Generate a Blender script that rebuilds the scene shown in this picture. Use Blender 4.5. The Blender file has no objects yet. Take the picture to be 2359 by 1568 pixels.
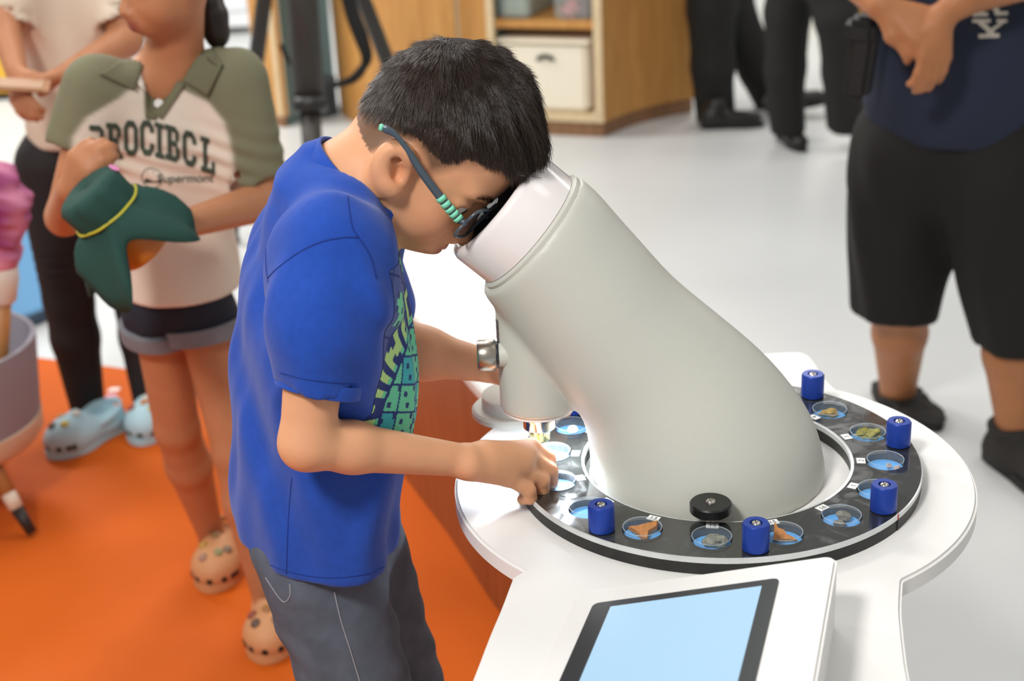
import bpy, bmesh, math, random
import numpy as np
from mathutils import Vector, Matrix
from mathutils.bvhtree import BVHTree

scene = bpy.context.scene
col = scene.collection
R = math.radians
random.seed(7)
rng = np.random.default_rng(7)

# ------------------------------------------------------------------ camera
FPX, PITCH, ROLL, EYE = 3400.0, R(21.7), R(-2.8), np.array([0, 0, 1.55])
W, H = 2359, 1568
cam_d = bpy.data.cameras.new('camera')
cam = bpy.data.objects.new('camera', cam_d)
col.objects.link(cam)
cam_d.sensor_width = 36.0
cam_d.lens = FPX / W * 36.0
cam_d.clip_start, cam_d.clip_end = 0.05, 100
cam.matrix_world = (Matrix.Translation(Vector(EYE)) @ Matrix.Rotation(R(90) - PITCH, 4, 'X') @ Matrix.Rotation(ROLL, 4, 'Z'))
cam_d.dof.use_dof = True
cam_d.dof.focus_distance = 1.50
cam_d.dof.aperture_fstop = 5.0
scene.camera = cam

# ------------------------------------------------------------------ light
world = bpy.data.worlds.new('room_light')
scene.world = world
world.use_nodes = True
bg = world.node_tree.nodes['Background']
bg.inputs[0].default_value = (1.0, 0.99, 0.975, 1)
bg.inputs[1].default_value = 0.33
vs = scene.view_settings
vs.view_transform = 'Standard'
vs.look = 'None'
vs.gamma = 1
vs.use_curve_mapping = False
vs.exposure = 0.30


def area(name, loc, target, sx, sy, power, color=(1, .975, .94)):
    d = bpy.data.lights.new(name, 'AREA')
    d.shape = 'RECTANGLE'
    d.size, d.size_y, d.energy, d.color = sx, sy, power, color
    o = bpy.data.objects.new(name, d)
    col.objects.link(o)
    o.location = loc
    o.rotation_euler = (Vector(target) - Vector(loc)).to_track_quat('-Z', 'Y').to_euler()
    return o


# rows of ceiling lamps of the hall
area('ceiling_lamp_key', (-1.2, -0.55, 3.3), (0.0, 1.6, 0.8), .5, .5, 74)
area('ceiling_lamp_side', (1.7, 1.0, 3.3), (0.2, 1.6, 0.8), .8, .8, 5)
area('ceiling_lamp_rear', (-0.5, 3.9, 3.3), (-0.5, 3.7, 0.0), 1.4, .6, 34)
area('ceiling_lamp_left', (-2.4, 2.6, 3.3), (-1.4, 2.8, 0.0), .9, .9, 26)
area('ceiling_lamp_far', (1.0, 8.9, 3.4), (0.8, 7.6, 0.0), 2.2, 1.0, 100)
area('ceiling_lamp_hall', (-2.9, 6.4, 3.4), (-1.8, 6.4, 0.0), 1.2, 1.6, 120)
area('ceiling_lamp_right', (3.2, 4.6, 3.3), (2.0, 4.6, 0.0), 1.0, 1.6, 24)


# ------------------------------------------------------------------ measuring helpers
def ray(x, y):
    a, b = (x - W / 2) / FPX, -(y - H / 2) / FPX
    c, s = math.cos(ROLL), math.sin(ROLL)
    X, Y = c * a - s * b, s * a + c * b
    return np.array([X, math.cos(PITCH) + Y * math.sin(PITCH), -math.sin(PITCH) + Y * math.cos(PITCH)])


def at(x, y, depth):          # point seen at (x, y) that stands `depth` metres in front of the photographer
    d = ray(x, y)
    return EYE + d * (depth / d[1])


def on(x, y, z=0.0):          # point seen at (x, y) that lies at height z
    d = ray(x, y)
    return EYE + d * ((z - EYE[2]) / d[2])


# ------------------------------------------------------------------ materials
def lin(c):
    if isinstance(c, str):
        c = c.lstrip('#')
        c = [int(c[i:i + 2], 16) / 255 for i in (0, 2, 4)]
        c = [v / 12.92 if v <= .04045 else ((v + .055) / 1.055) ** 2.4 for v in c]
    return (c[0], c[1], c[2], 1)


MATS = {}


def mat(name, color, rough=.5, metal=0, var=0, vscale=8, bump=0, bscale=200, sss=0, coat=0, spec=.5, sheen=0,
        trans=0, alpha=1, emit=None, estr=0, attr=None, ior=1.45, stretch=(1, 1, 1), detail=4, bdist=.002):
    if name in MATS:
        return MATS[name]
    m = bpy.data.materials.new(name)
    m.use_nodes = True
    nt = m.node_tree
    b = nt.nodes['Principled BSDF']
    I = b.inputs
    c = lin(color)
    I['Base Color'].default_value = c
    I['Roughness'].default_value = rough
    I['Metallic'].default_value = metal
    I['Specular IOR Level'].default_value = spec
    I['Coat Weight'].default_value = coat
    I['Coat Roughness'].default_value = .08
    I['Sheen Weight'].default_value = sheen
    I['Transmission Weight'].default_value = trans
    I['IOR'].default_value = ior
    I['Alpha'].default_value = alpha
    if sss:
        I['Subsurface Weight'].default_value = sss
        I['Subsurface Radius'].default_value = (.012, .004, .002)
        I['Subsurface Scale'].default_value = 1.0
    if emit is not None:
        I['Emission Color'].default_value = lin(emit)
        I['Emission Strength'].default_value = estr
    tc = nt.nodes.new('ShaderNodeTexCoord')
    mp = nt.nodes.new('ShaderNodeMapping')
    mp.inputs['Scale'].default_value = stretch
    nt.links.new(tc.outputs['Object'], mp.inputs[0])
    src = None
    if attr:
        at_ = nt.nodes.new('ShaderNodeVertexColor')
        at_.layer_name = attr
        src = at_.outputs['Color']
        nt.links.new(src, I['Base Color'])
    if var:
        n = nt.nodes.new('ShaderNodeTexNoise')
        n.inputs['Scale'].default_value = vscale
        n.inputs['Detail'].default_value = detail
        nt.links.new(mp.outputs[0], n.inputs['Vector'])
        mr = nt.nodes.new('ShaderNodeMapRange')
        mr.inputs['From Min'].default_value = .3
        mr.inputs['From Max'].default_value = .7
        mr.inputs['To Min'].default_value = 1 - var
        mr.inputs['To Max'].default_value = 1 + var
        nt.links.new(n.outputs['Fac'], mr.inputs['Value'])
        mx = nt.nodes.new('ShaderNodeMix')
        mx.data_type = 'RGBA'
        mx.blend_type = 'MULTIPLY'
        mx.inputs[0].default_value = 1
        if src:
            nt.links.new(src, mx.inputs[6])
        else:
            mx.inputs[6].default_value = c
        nt.links.new(mr.outputs[0], mx.inputs[7])
        nt.links.new(mx.outputs[2], I['Base Color'])
    if bump:
        n2 = nt.nodes.new('ShaderNodeTexNoise')
        n2.inputs['Scale'].default_value = bscale
        n2.inputs['Detail'].default_value = 3
        nt.links.new(mp.outputs[0], n2.inputs['Vector'])
        bp = nt.nodes.new('ShaderNodeBump')
        bp.inputs['Strength'].default_value = bump
        bp.inputs['Distance'].default_value = bdist
        nt.links.new(n2.outputs['Fac'], bp.inputs['Height'])
        nt.links.new(bp.outputs[0], I['Normal'])
    MATS[name] = m
    return m


def wood(name, a, b, axis=(9, 9, .9), rough=.45):
    if name in MATS:
        return MATS[name]
    m = mat(name, a, rough)
    nt = m.node_tree
    bs = nt.nodes['Principled BSDF']
    tc = nt.nodes.new('ShaderNodeTexCoord')
    mp = nt.nodes.new('ShaderNodeMapping')
    mp.inputs['Scale'].default_value = axis
    n = nt.nodes.new('ShaderNodeTexNoise')
    n.inputs['Scale'].default_value = 5
    n.inputs['Detail'].default_value = 6
    n.inputs['Distortion'].default_value = .6
    r = nt.nodes.new('ShaderNodeValToRGB')
    r.color_ramp.elements[0].position, r.color_ramp.elements[1].position = .3, .72
    r.color_ramp.elements[0].color, r.color_ramp.elements[1].color = lin(a), lin(b)
    nt.links.new(tc.outputs['Object'], mp.inputs[0])
    nt.links.new(mp.outputs[0], n.inputs['Vector'])
    nt.links.new(n.outputs['Fac'], r.inputs[0])
    nt.links.new(r.outputs[0], bs.inputs['Base Color'])
    return m


# ------------------------------------------------------------------ object helpers
def tag(o, label=None, cat=None, group=None, kind=None):
    if label:
        o['label'] = label
    if cat:
        o['category'] = cat
    if group:
        o['group'] = group
    if kind:
        o['kind'] = kind
    return o


def thing(name, label, cat, loc=(0, 0, 0), rotz=0, group=None):
    o = bpy.data.objects.new(name, None)
    o.empty_display_size = .05
    col.objects.link(o)
    o.location = loc
    o.rotation_euler = (0, 0, rotz)
    return tag(o, label, cat, group)


def parent_keep(o, p):        # o's mesh is in world coordinates: keep it there
    if p is None:
        return
    o.parent = p
    o.matrix_parent_inverse = p_world(p).inverted()


def p_world(p):
    m = p.matrix_basis.copy()
    if p.parent:
        m = p_world(p.parent) @ p.matrix_parent_inverse @ m
    return m


def mesh_obj(name, V, F, m, parent=None, smooth=True, color=None, local=False):
    """V, F arrays -> one mesh object. World coordinates unless local."""
    me = bpy.data.meshes.new(name)
    V = np.asarray(V, np.float32)
    if isinstance(F, np.ndarray):
        k = F.shape[1]
        me.vertices.add(len(V))
        me.vertices.foreach_set('co', V.ravel())
        me.loops.add(F.size)
        me.loops.foreach_set('vertex_index', F.ravel().astype(np.int32))
        me.polygons.add(len(F))
        me.polygons.foreach_set('loop_start', np.arange(0, F.size, k, dtype=np.int32))
        me.polygons.foreach_set('loop_total', np.full(len(F), k, np.int32))
    else:
        me.from_pydata([tuple(map(float, v)) for v in V], [], [tuple(f) for f in F])
    me.update(calc_edges=True)
    me.validate()
    if smooth:
        me.polygons.foreach_set('use_smooth', np.ones(len(me.polygons), bool))
    if color is not None:
        a = me.color_attributes.new('tint', 'FLOAT_COLOR', 'POINT')
        c = np.ones((len(V), 4), np.float32)
        c[:, :3] = color
        a.data.foreach_set('color', c.ravel())
    if m is not None:
        me.materials.append(m)
    o = bpy.data.objects.new(name, me)
    col.objects.link(o)
    if parent is not None:
        if local:
            o.parent = parent
        else:
            parent_keep(o, parent)
    return o


def bm_obj(name, bm, m, parent=None, smooth=False, local=False, sharp=None):
    me = bpy.data.meshes.new(name)
    bmesh.ops.recalc_face_normals(bm, faces=bm.faces[:])
    bm.to_mesh(me)
    bm.free()
    if smooth:
        me.polygons.foreach_set('use_smooth', np.ones(len(me.polygons), bool))
        if sharp:
            me.set_sharp_from_angle(angle=R(sharp))
    if m is not None:
        me.materials.append(m)
    o = bpy.data.objects.new(name, me)
    col.objects.link(o)
    if parent is not None:
        if local:
            o.parent = parent
        else:
            parent_keep(o, parent)
    return o


def copy_tree(o, parent=None):
    c = o.copy()
    col.objects.link(c)
    c.parent = parent
    if parent is not None:
        c.matrix_parent_inverse = o.matrix_parent_inverse.copy()
    for ch in list(o.children):
        copy_tree(ch, c)
    return c


def box(bm, c, s, rot=None, bevel=0):
    r = bmesh.ops.create_cube(bm, size=1)
    vs_ = r['verts']
    M = Matrix.Translation(Vector(c)) @ (rot.to_4x4() if rot is not None else Matrix()) @ Matrix.Diagonal((*s, 1))
    bmesh.ops.transform(bm, matrix=M, verts=vs_)
    if bevel:
        es = list({e for v in vs_ for e in v.link_edges})
        bmesh.ops.bevel(bm, geom=es, offset=bevel, segments=2, affect='EDGES', clamp_overlap=True)
    return bm


def lathe(profile, n=48, M=None, caps=True):
    """profile [(r, z)] -> V, F ; transformed by M"""
    V, F = [], []
    k = len(profile)
    for i in range(n):
        a = 2 * math.pi * i / n
        for r, z in profile:
            V.append((r * math.cos(a), r * math.sin(a), z))
    for i in range(n):
        j = (i + 1) % n
        for q in range(k - 1):
            F.append((i * k + q, j * k + q, j * k + q + 1, i * k + q + 1))
    if caps:
        if profile[0][0] > 1e-6:
            F.append(tuple(i * k for i in reversed(range(n))))
        if profile[-1][0] > 1e-6:
            F.append(tuple(i * k + k - 1 for i in range(n)))
    if M is not None:
        V = [tuple(M @ Vector(v)) for v in V]
    return V, F


def lathe_obj(name, profile, m, parent=None, n=48, M=None, local=False, sharp=40, caps=True):
    V, F = lathe(profile, n, M, caps)
    o = mesh_obj(name, V, F, m, parent, True, None, local)
    o.data.set_sharp_from_angle(angle=R(sharp))
    return o


def frames(pts):
    P = [Vector(p) for p in pts]
    T = []
    for i in range(len(P)):
        a, b = P[max(i - 1, 0)], P[min(i + 1, len(P) - 1)]
        T.append((b - a).normalized())
    n = T[0].orthogonal().normalized()
    out = []
    for i, t in enumerate(T):
        n = (n - t * n.dot(t)).normalized()
        out.append((P[i], t, n, t.cross(n)))
    return out


def tube(pts, radii, n=10, caps=True, flat=1.0, up=None):
    """tube along pts; flat squashes the second axis"""
    if not hasattr(radii, '__len__'):
        radii = [radii] * len(pts)
    V, F = [], []
    for (p, t, a, b), r in zip(frames(pts), radii):
        if up is not None:
            a = Vector(up) - t * Vector(up).dot(t)
            a.normalize()
            b = t.cross(a)
        for i in range(n):
            q = 2 * math.pi * i / n
            V.append(tuple(p + a * (r * math.cos(q)) + b * (r * flat * math.sin(q))))
    m_ = len(pts)
    for s in range(m_ - 1):
        for i in range(n):
            j = (i + 1) % n
            F.append((s * n + i, s * n + j, (s + 1) * n + j, (s + 1) * n + i))
    if caps:
        F.append(tuple(reversed(range(n))))
        F.append(tuple((m_ - 1) * n + i for i in range(n)))
    return V, F


def tube_obj(name, pts, radii, m, parent=None, n=10, flat=1.0, up=None, local=False):
    V, F = tube(pts, radii, n, True, flat, up)
    return mesh_obj(name, V, F, m, parent, True, None, local)


def spline(pts, n):
    """Catmull-Rom through pts (any dimension), n samples"""
    P = np.asarray(pts, float)
    P = np.vstack([2 * P[0] - P[1], P, 2 * P[-1] - P[-2]])
    m_ = len(P) - 3
    out = []
    for s in np.linspace(0, m_, n):
        i = min(int(s), m_ - 1)
        t = s - i
        a, b, c, d = P[i:i + 4]
        out.append(.5 * ((2 * b) + (c - a) * t + (2 * a - 5 * b + 4 * c - d) * t ** 2 + (-a + 3 * b - 3 * c + d) * t ** 3))
    return np.array(out)


def prism(name, poly, z0, z1, m, parent=None, bevel=0, seg=2):
    bm = bmesh.new()
    lo = [bm.verts.new((x, y, z0)) for x, y in poly]
    hi = [bm.verts.new((x, y, z1)) for x, y in poly]
    bm.faces.new(lo)
    top = bm.faces.new(hi)
    n = len(poly)
    for i in range(n):
        j = (i + 1) % n
        bm.faces.new((lo[i], lo[j], hi[j], hi[i]))
    bmesh.ops.recalc_face_normals(bm, faces=bm.faces[:])
    if bevel:
        bmesh.ops.bevel(bm, geom=[e for e in top.edges], offset=bevel, segments=seg, affect='EDGES', clamp_overlap=True)
    return bm_obj(name, bm, m, parent, True, sharp=35)


# ------------------------------------------------------------------ signed distance modelling (bodies, clothes)
def cone(a, b, ra, rb=None, k=.01, op='U', sq=None):
    """rounded cone from a to b; sq = (axis, factor) squashes the section along axis"""
    a, b = np.asarray(a, np.float32), np.asarray(b, np.float32)
    rb = ra if rb is None else rb
    ab = b - a
    L2 = float(ab @ ab) + 1e-12

    def f(P):
        ap = P - a
        t = np.clip(ap @ ab / L2, 0, 1)
        q = ap - t[:, None] * ab
        if sq is not None:
            ax, fac = np.asarray(sq[0], np.float32), sq[1]
            ax = ax / np.linalg.norm(ax)
            c = q @ ax
            q = q + (c * (1 / fac - 1))[:, None] * ax
            return (np.sqrt((q * q).sum(1)) - (ra + (rb - ra) * t)) * min(1, fac)
        return np.sqrt((q * q).sum(1)) - (ra + (rb - ra) * t)
    return (op, k, f)


def chain(pts, radii, k=.01, op='U'):
    return [cone(pts[i], pts[i + 1], radii[i], radii[i + 1], k if i == 0 else .012, op) for i in range(len(pts) - 1)]


def ell(c, r, Rm=None, k=.01, op='U'):
    """ellipsoid with centre c, radii r, rotation matrix Rm (columns = axes)"""
    c, r = np.asarray(c, np.float32), np.asarray(r, np.float32)
    Rm = None if Rm is None else np.asarray(Rm, np.float32)

    def f(P):
        q = P - c
        if Rm is not None:
            q = q @ Rm
        k0 = np.sqrt(((q / r) ** 2).sum(1))
        k1 = np.sqrt(((q / (r * r)) ** 2).sum(1)) + 1e-9
        return np.where(k0 < 1e-4, -r.min(), k0 * (k0 - 1) / k1)
    return (op, k, f)


def plane(p, n, k=.002, op='S'):
    """removes everything on the side n points to"""
    p, n = np.asarray(p, np.float32), np.asarray(n, np.float32)
    n = n / np.linalg.norm(n)
    return (op, k, lambda P: -((P - p) @ n))


def func(f, k=.01, op='U'):
    return (op, k, f)


def combine(prims, P, sel=None):
    d = None
    for i, (op, k, f) in enumerate(prims):
        if sel is not None and not sel[i]:
            continue
        e = f(P)
        if d is None:
            d = e if op == 'U' else np.full(len(P), .5, np.float32)
            if op == 'U':
                continue
        if op == 'U':
            h = np.maximum(k - np.abs(d - e), 0) / k
            d = np.minimum(d, e) - h * h * k * .25
        elif op == 'S':
            h = np.maximum(k - np.abs(d + e), 0) / k
            d = np.maximum(d, -e) + h * h * k * .25
        elif op == 'I':
            h = np.maximum(k - np.abs(d - e), 0) / k
            d = np.maximum(d, e) + h * h * k * .25
        elif op == 'D':           # displacement
            d = d + e
    return d


def polygonize(prims, lo, hi, h, bs=None, smooth=2, slack=1.7):
    bs = bs or (20 if len(prims) < 20 else 12 if len(prims) > 90 else 9)
    lo, hi = np.asarray(lo, float), np.asarray(hi, float)
    nb = np.maximum(1, np.ceil((hi - lo) / (h * bs)).astype(int))
    bi = np.stack(np.meshgrid(*[np.arange(n) for n in nb], indexing='ij'), -1).reshape(-1, 3)
    cen = (lo + (bi + .5) * bs * h).astype(np.float32)
    rad = bs * h * math.sqrt(3) / 2
    dp = np.stack([p[2](cen) for p in prims], 1)
    dc = combine(prims, cen)
    act = np.abs(dc) < rad * slack + .012
    NN = nb * bs + 3
    ids, verts, quads = [], [], []
    off = np.array([(a, b, c) for a in (0, 1) for b in (0, 1) for c in (0, 1)])
    eds = [(i, j) for i in range(8) for j in range(i + 1, 8) if np.abs(off[i] - off[j]).sum() == 1]
    isU = np.array([p[0] == 'U' for p in prims])
    isD = np.array([p[0] == 'D' for p in prims])
    ks = np.array([p[1] for p in prims])

    def gid(i, j, k):
        return ((i + 1) * NN[1] + (j + 1)) * NN[2] + (k + 1)
    g = np.arange(bs + 1)
    G = np.stack(np.meshgrid(g, g, g, indexing='ij'), -1).reshape(-1, 3)
    for b in np.nonzero(act)[0]:
        base = bi[b] * bs
        mU = dp[b][isU].min()
        sel = np.where(isU, dp[b] < mU + 2 * rad * slack + ks, dp[b] < rad * slack + ks + .01) | isD
        P = (lo + (G + base) * h).astype(np.float32)
        d = combine(prims, P, sel)
        if d is None:
            continue
        D = d.reshape(bs + 1, bs + 1, bs + 1)
        S = D < 0
        if S.all() or not S.any():
            continue
        c8 = np.stack([S[a:bs + a, b_:bs + b_, c:bs + c] for a, b_, c in off], -1)
        cnt = c8.sum(-1)
        ci = np.stack(np.nonzero((cnt > 0) & (cnt < 8)), 1)
        v8 = np.stack([D[ci[:, 0] + a, ci[:, 1] + b_, ci[:, 2] + c] for a, b_, c in off], 1)
        acc = np.zeros((len(ci), 3))
        num = np.zeros(len(ci))
        for i, j in eds:
            a, c = v8[:, i], v8[:, j]
            m_ = (a < 0) != (c < 0)
            t = np.where(m_, a / np.where(m_, a - c, 1), 0)
            acc += np.where(m_[:, None], off[i] + t[:, None] * (off[j] - off[i]), 0)
            num += m_
        verts.append(lo + (base + ci + acc / num[:, None]) * h)
        gi = base + ci
        ids.append(gid(gi[:, 0], gi[:, 1], gi[:, 2]))
        for ax in range(3):
            sl0 = [slice(0, bs)] * 3
            sl1 = [slice(0, bs)] * 3
            sl1[ax] = slice(1, bs + 1)
            s0, s1 = S[tuple(sl0)], S[tuple(sl1)]
            e = np.stack(np.nonzero(s0 != s1), 1)
            if not len(e):
                continue
            pos = s0[e[:, 0], e[:, 1], e[:, 2]]
            e = e + base
            u, w = (ax + 1) % 3, (ax + 2) % 3
            q = []
            for du, dw in ((1, 1), (0, 1), (0, 0), (1, 0)):
                t = e.copy()
                t[:, u] -= du
                t[:, w] -= dw
                q.append(gid(t[:, 0], t[:, 1], t[:, 2]))
            q = np.stack(q, 1)
            q[~pos] = q[~pos][:, ::-1]
            quads.append(q)
    ids, verts, quads = np.concatenate(ids), np.concatenate(verts), np.concatenate(quads)
    o = np.argsort(ids)
    ids, verts = ids[o], verts[o]
    ix = np.clip(np.searchsorted(ids, quads), 0, len(ids) - 1)
    ok = (ids[ix] == quads).all(1)
    F = ix[ok]
    V = verts
    for it in range(smooth):
        V = relax(V, F, .5)
    return V.astype(np.float32), F.astype(np.int32)


def relax(V, F, w):
    s = np.zeros_like(V)
    n = np.zeros(len(V))
    for i in range(4):
        a, b = F[:, i], F[:, (i + 1) % 4]
        for ax in range(3):
            s[:, ax] += np.bincount(a, V[b, ax], len(V)) + np.bincount(b, V[a, ax], len(V))
        n += np.bincount(a, minlength=len(V)) + np.bincount(b, minlength=len(V))
    n[n == 0] = 1
    return V * (1 - w) + w * s / n[:, None]


def wob(P, seed, f):          # cheap smooth noise in about -1..1
    r = np.random.default_rng(seed)
    o = np.zeros(len(P), np.float32)
    for i in range(5):
        v = r.normal(size=3)
        v = v / np.linalg.norm(v) * f * (.7 + .25 * i)
        o += np.sin(P @ v.astype(np.float32) + r.uniform(0, 6.28)).astype(np.float32)
    return o / 2.5


def bvh_of(V, F):
    return BVHTree.FromPolygons([tuple(map(float, v)) for v in V], [tuple(map(int, f)) for f in F])


def snap(bvh, pts, dirs, lift):
    """move points along dirs (one direction or per point) onto the surface, lifted off it"""
    out = []
    for i, p in enumerate(pts):
        d = Vector(dirs if np.ndim(dirs) == 1 else dirs[i])
        d.normalize()
        h = bvh.ray_cast(Vector(p), d)
        if h[0] is None:
            h = bvh.find_nearest(Vector(p))
        n = h[1]
        if n.dot(d) > 0:
            n = -n
        out.append(h[0] + n * lift)
    return out


def text_mesh(txt, size, bold=0.0, sub=None):
    """flat lettering -> bmesh centred on its baseline middle, finely cut so that it can bend"""
    cu = bpy.data.curves.new('lettering', 'FONT')
    cu.body = txt
    cu.size = size
    cu.offset = bold
    cu.align_x = 'CENTER'
    o = bpy.data.objects.new('lettering', cu)
    col.objects.link(o)
    bpy.context.view_layer.update()
    me = bpy.data.meshes.new_from_object(o.evaluated_get(bpy.context.evaluated_depsgraph_get()))
    bpy.data.objects.remove(o)
    bpy.data.curves.remove(cu)
    bm = bmesh.new()
    bm.from_mesh(me)
    bpy.data.meshes.remove(me)
    bmesh.ops.remove_doubles(bm, verts=bm.verts[:], dist=1e-6)
    bmesh.ops.triangulate(bm, faces=bm.faces[:])
    if sub:
        for _ in range(4):
            es = [e for e in bm.edges if e.calc_length() > sub]
            if not es:
                break
            bmesh.ops.subdivide_edges(bm, edges=es, cuts=1, use_grid_fill=False)
            bmesh.ops.triangulate(bm, faces=bm.faces[:])
    return bm
# ------------------------------------------------------------------ setting
M_white = mat('white_solid_surface', '#e8e7e4', .5, spec=.35)
M_floor = mat('pale_resin_floor', '#cfd1d0', .32, var=.035, vscale=1.5, spec=.45)
M_orange = mat('orange_floor_covering', '#c45911', .7, spec=.2, var=.06, vscale=3, bump=.15, bscale=400)
M_wall = mat('white_wall_paint', '#e9e8e4', .8)
M_beech = wood('beech_veneer', '#b98142', '#cf9a57')
M_plyedge = mat('plywood_edge', '#d8c29c', .6, var=.08, vscale=30)
M_teal = mat('teal_laminate', '#5d7474', .6)
M_plinth = wood('plinth_wood', '#7d583c', '#96704f')
M_redwood = wood('reddish_veneer', '#8c4a26', '#a55f35', axis=(16, 16, .7))


def struct(o):
    o['kind'] = 'structure'
    return o


bm = bmesh.new()
box(bm, (0, 5, -.05), (16, 16, .1))
struct(bm_obj('floor', bm, M_floor))
poly = spline([(-3.2, 4.75), (-2.2, 4.33), (-1.38, 3.945), (-1.03, 3.79), (-.6, 3.52), (-.2, 3.15), (.05, 2.7), (.12, 2.2), (.1, 1.6), (.1, .9), (.1, .3), (.05, -.4)], 60)
poly = [tuple(p) for p in poly] + [(-3.2, -.4)]
struct(prism('floor_orange', poly, -.002, .003, M_orange))
for nm, c, s in (('wall_back', (0, 12.6, 1.6), (16, .1, 3.4)), ('wall_left', (-7.5, 5, 1.6), (.1, 16, 3.4)), ('wall_right', (7.5, 5, 1.6), (.1, 16, 3.4))):
    bm = bmesh.new()
    box(bm, c, s)
    struct(bm_obj(nm, bm, M_wall))

# low counter behind the exhibit
t = thing('low_counter', 'low curved counter with reddish wood sides and white top behind the microscope table', 'counter', (-.05, 3.0, 0))
pl = spline([(-.02, 2.40), (.07, 2.37), (.14, 2.45), (.16, 2.7), (.14, 3.2), (.10, 3.6), (-.1, 3.78), (-.32, 3.72), (-.40, 3.5), (-.275, 3.10), (-.155, 2.78), (-.066, 2.51), (-.02, 2.40)], 80)[:-1]
prism('side_panel', [tuple(p) for p in pl], 0, .44, M_redwood, t)
cen = pl.mean(0)
prism('worktop', [tuple(cen + (p - cen) * 1.01) for p in pl], .44, .462, M_white, t, bevel=.004)

# ------------------------------------------------------------------ exhibit table
ZT, ZR = .8065, .825
DC = np.array([.210, 1.446])
table = thing('exhibit_table', 'white exhibit table with a round middle carrying the giant microscope', 'table', (DC[0], DC[1], 0))


def arc(c, r, a0, a1, n):
    return [(c[0] + r * math.cos(R(a)), c[1] + r * math.sin(R(a))) for a in np.linspace(a0, a1, n)]


DR = .2805
out = []
out += [tuple(p) for p in spline([(-.11, .86), (-.075, .97), (-.049, 1.078), (-.033, 1.15), (-.022, 1.195), (-.010, 1.250)], 14)]
out += arc(DC, DR, 221.5, 137, 36)
out += [tuple(p) for p in spline([(.002, 1.645), (-.004, 1.69), (-.012, 1.745)], 5)]
out += [(-.005, 1.762), (.012, 1.772), (.365, 1.782), (.378, 1.778), (.385, 1.766)]
out += [tuple(p) for p in spline([(.388, 1.735), (.389, 1.69), (.396, 1.654)], 5)]
out += arc(DC, DR, 47, -57.5, 40)
out += [tuple(p) for p in spline([(.358, 1.206), (.346, 1.165), (.338, 1.131), (.322, 1.047), (.310, .95), (.305, .86)], 12)]
prism('table_top', out, ZT - .0185, ZT, M_white, table, bevel=.003)
ped = [tuple(DC + (np.array(p) - DC) * .55) for p in out]
prism('pedestal', ped, 0, ZT - .0185, M_white, table)

# small round base standing at the back left of the table
M_greypaint = mat('grey_powder_coat', '#c6c6bc', .42, bump=.25, bscale=900, spec=.45, bdist=.0006)
c = on(1186, 948, ZT)
lathe_obj('grommet', [(.052, ZT), (.052, ZT + .006), (.049, ZT + .009), (.040, ZT + .009), (.039, ZT + .024), (.036, ZT + .026)], M_greypaint,
          thing('round_socket', 'grey round socket on the far left edge of the white table', 'socket', (c[0], c[1], ZT)), M=Matrix.Translation((c[0], c[1], 0)))

# ------------------------------------------------------------------ giant microscope
M_chrome = mat('polished_steel', '#cfcac2', .16, 1)
M_brush = mat('brushed_steel', '#b9b2a6', .3, 1)
M_brass = mat('brass_tip', '#d8cf9a', .18, 1)
M_gloss = mat('glossy_white_plastic', '#ece6e4', .18, spec=.5, coat=.3)
M_dark = mat('dark_inner_tube', '#20262c', .4)
M_glassdark = mat('dark_eyepiece_glass', '#16303c', .08, spec=.8)
M_led = mat('led_ring_light', '#ffffff', .4, emit='#e6f2ff', estr=18)
YM = 1.450
micro = thing('giant_microscope', 'giant pale grey microscope with thick bent tube and white eyepiece on the round table', 'microscope', (.206, YM, ZT))
up_ = [(1334, 420), (1462, 560), (1572, 690), (1702, 834), (1808, 960), (1866, 1060), (1884, 1112)]
lo_ = [(1118, 650), (1196, 758), (1262, 838), (1334, 902), (1366, 985), (1376, 1050), (1379, 1096)]
cp = []
for u, l in zip(up_, lo_):
    a, b = at(*u, YM), at(*l, YM)
    cp.append([*((a + b) / 2), np.linalg.norm(a - b) / 2])
cp[-1][2] = .80
cp = spline(cp, 26)
J = np.array([.022, YM, 1.095])
A = np.array([-.736, 0, .677])
pr = chain(cp[:, :3], cp[:, 3], k=.01)
pr = [cone(J - A * .02, cp[1, :3], .0715, cp[1, 3] * .98, k=.01)] + pr
NX, NY = .0255, 1.455
pr += [plane(J - A * .006, A, k=.004)]
pr += [func(lambda P: np.maximum(np.hypot(P[:, 0] - NX, P[:, 1] - NY) - .0395, np.maximum(.896 - P[:, 2], P[:, 2] - 1.055)) - .002, k=.006)]
pr += [plane((0, 0, ZT), (0, 0, -1), k=.001)]
V, F = polygonize(pr, (-.06, 1.28, ZT - .012), (.36, 1.61, 1.18), .0034)
mesh_obj('tube_body', V, F, M_greypaint, micro)
Mq = Matrix.Translation(Vector(J)) @ Vector(A).to_track_quat('Z', 'Y').to_matrix().to_4x4()
lathe_obj('collar', [(.0690, -.020), (.0725, -.014), (.0725, -.003), (.0690, -.0005), (.060, -.0005)], M_greypaint, micro, 72, Mq)
ey = lathe_obj('eyepiece', [(.0685, 0), (.0685, .040), (.0665, .0445), (.063, .0465), (.0585, .0465), (.0565, .044), (.0555, .036)], M_gloss, micro, 72, Mq, caps=False)
lathe_obj('eyepiece_tunnel', [(.0556, .0385), (.052, .020), (.050, .012), (0, .010)], M_dark, ey, 48, Mq, caps=False)
lathe_obj('eyepiece_lens', [(.050, .013), (.03, .0165), (0, .018)], M_glassdark, ey, 48, Mq, caps=False)
Mo = Matrix.Translation((NX, NY, 0))
ob = lathe_obj('objective', [(.0212, .894), (.0212, .8855), (.0203, .8850), (.0203, .8805), (.0178, .8795), (.0178, .8695), (.0165, .868)], M_chrome, micro, 48, Mo)
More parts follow.
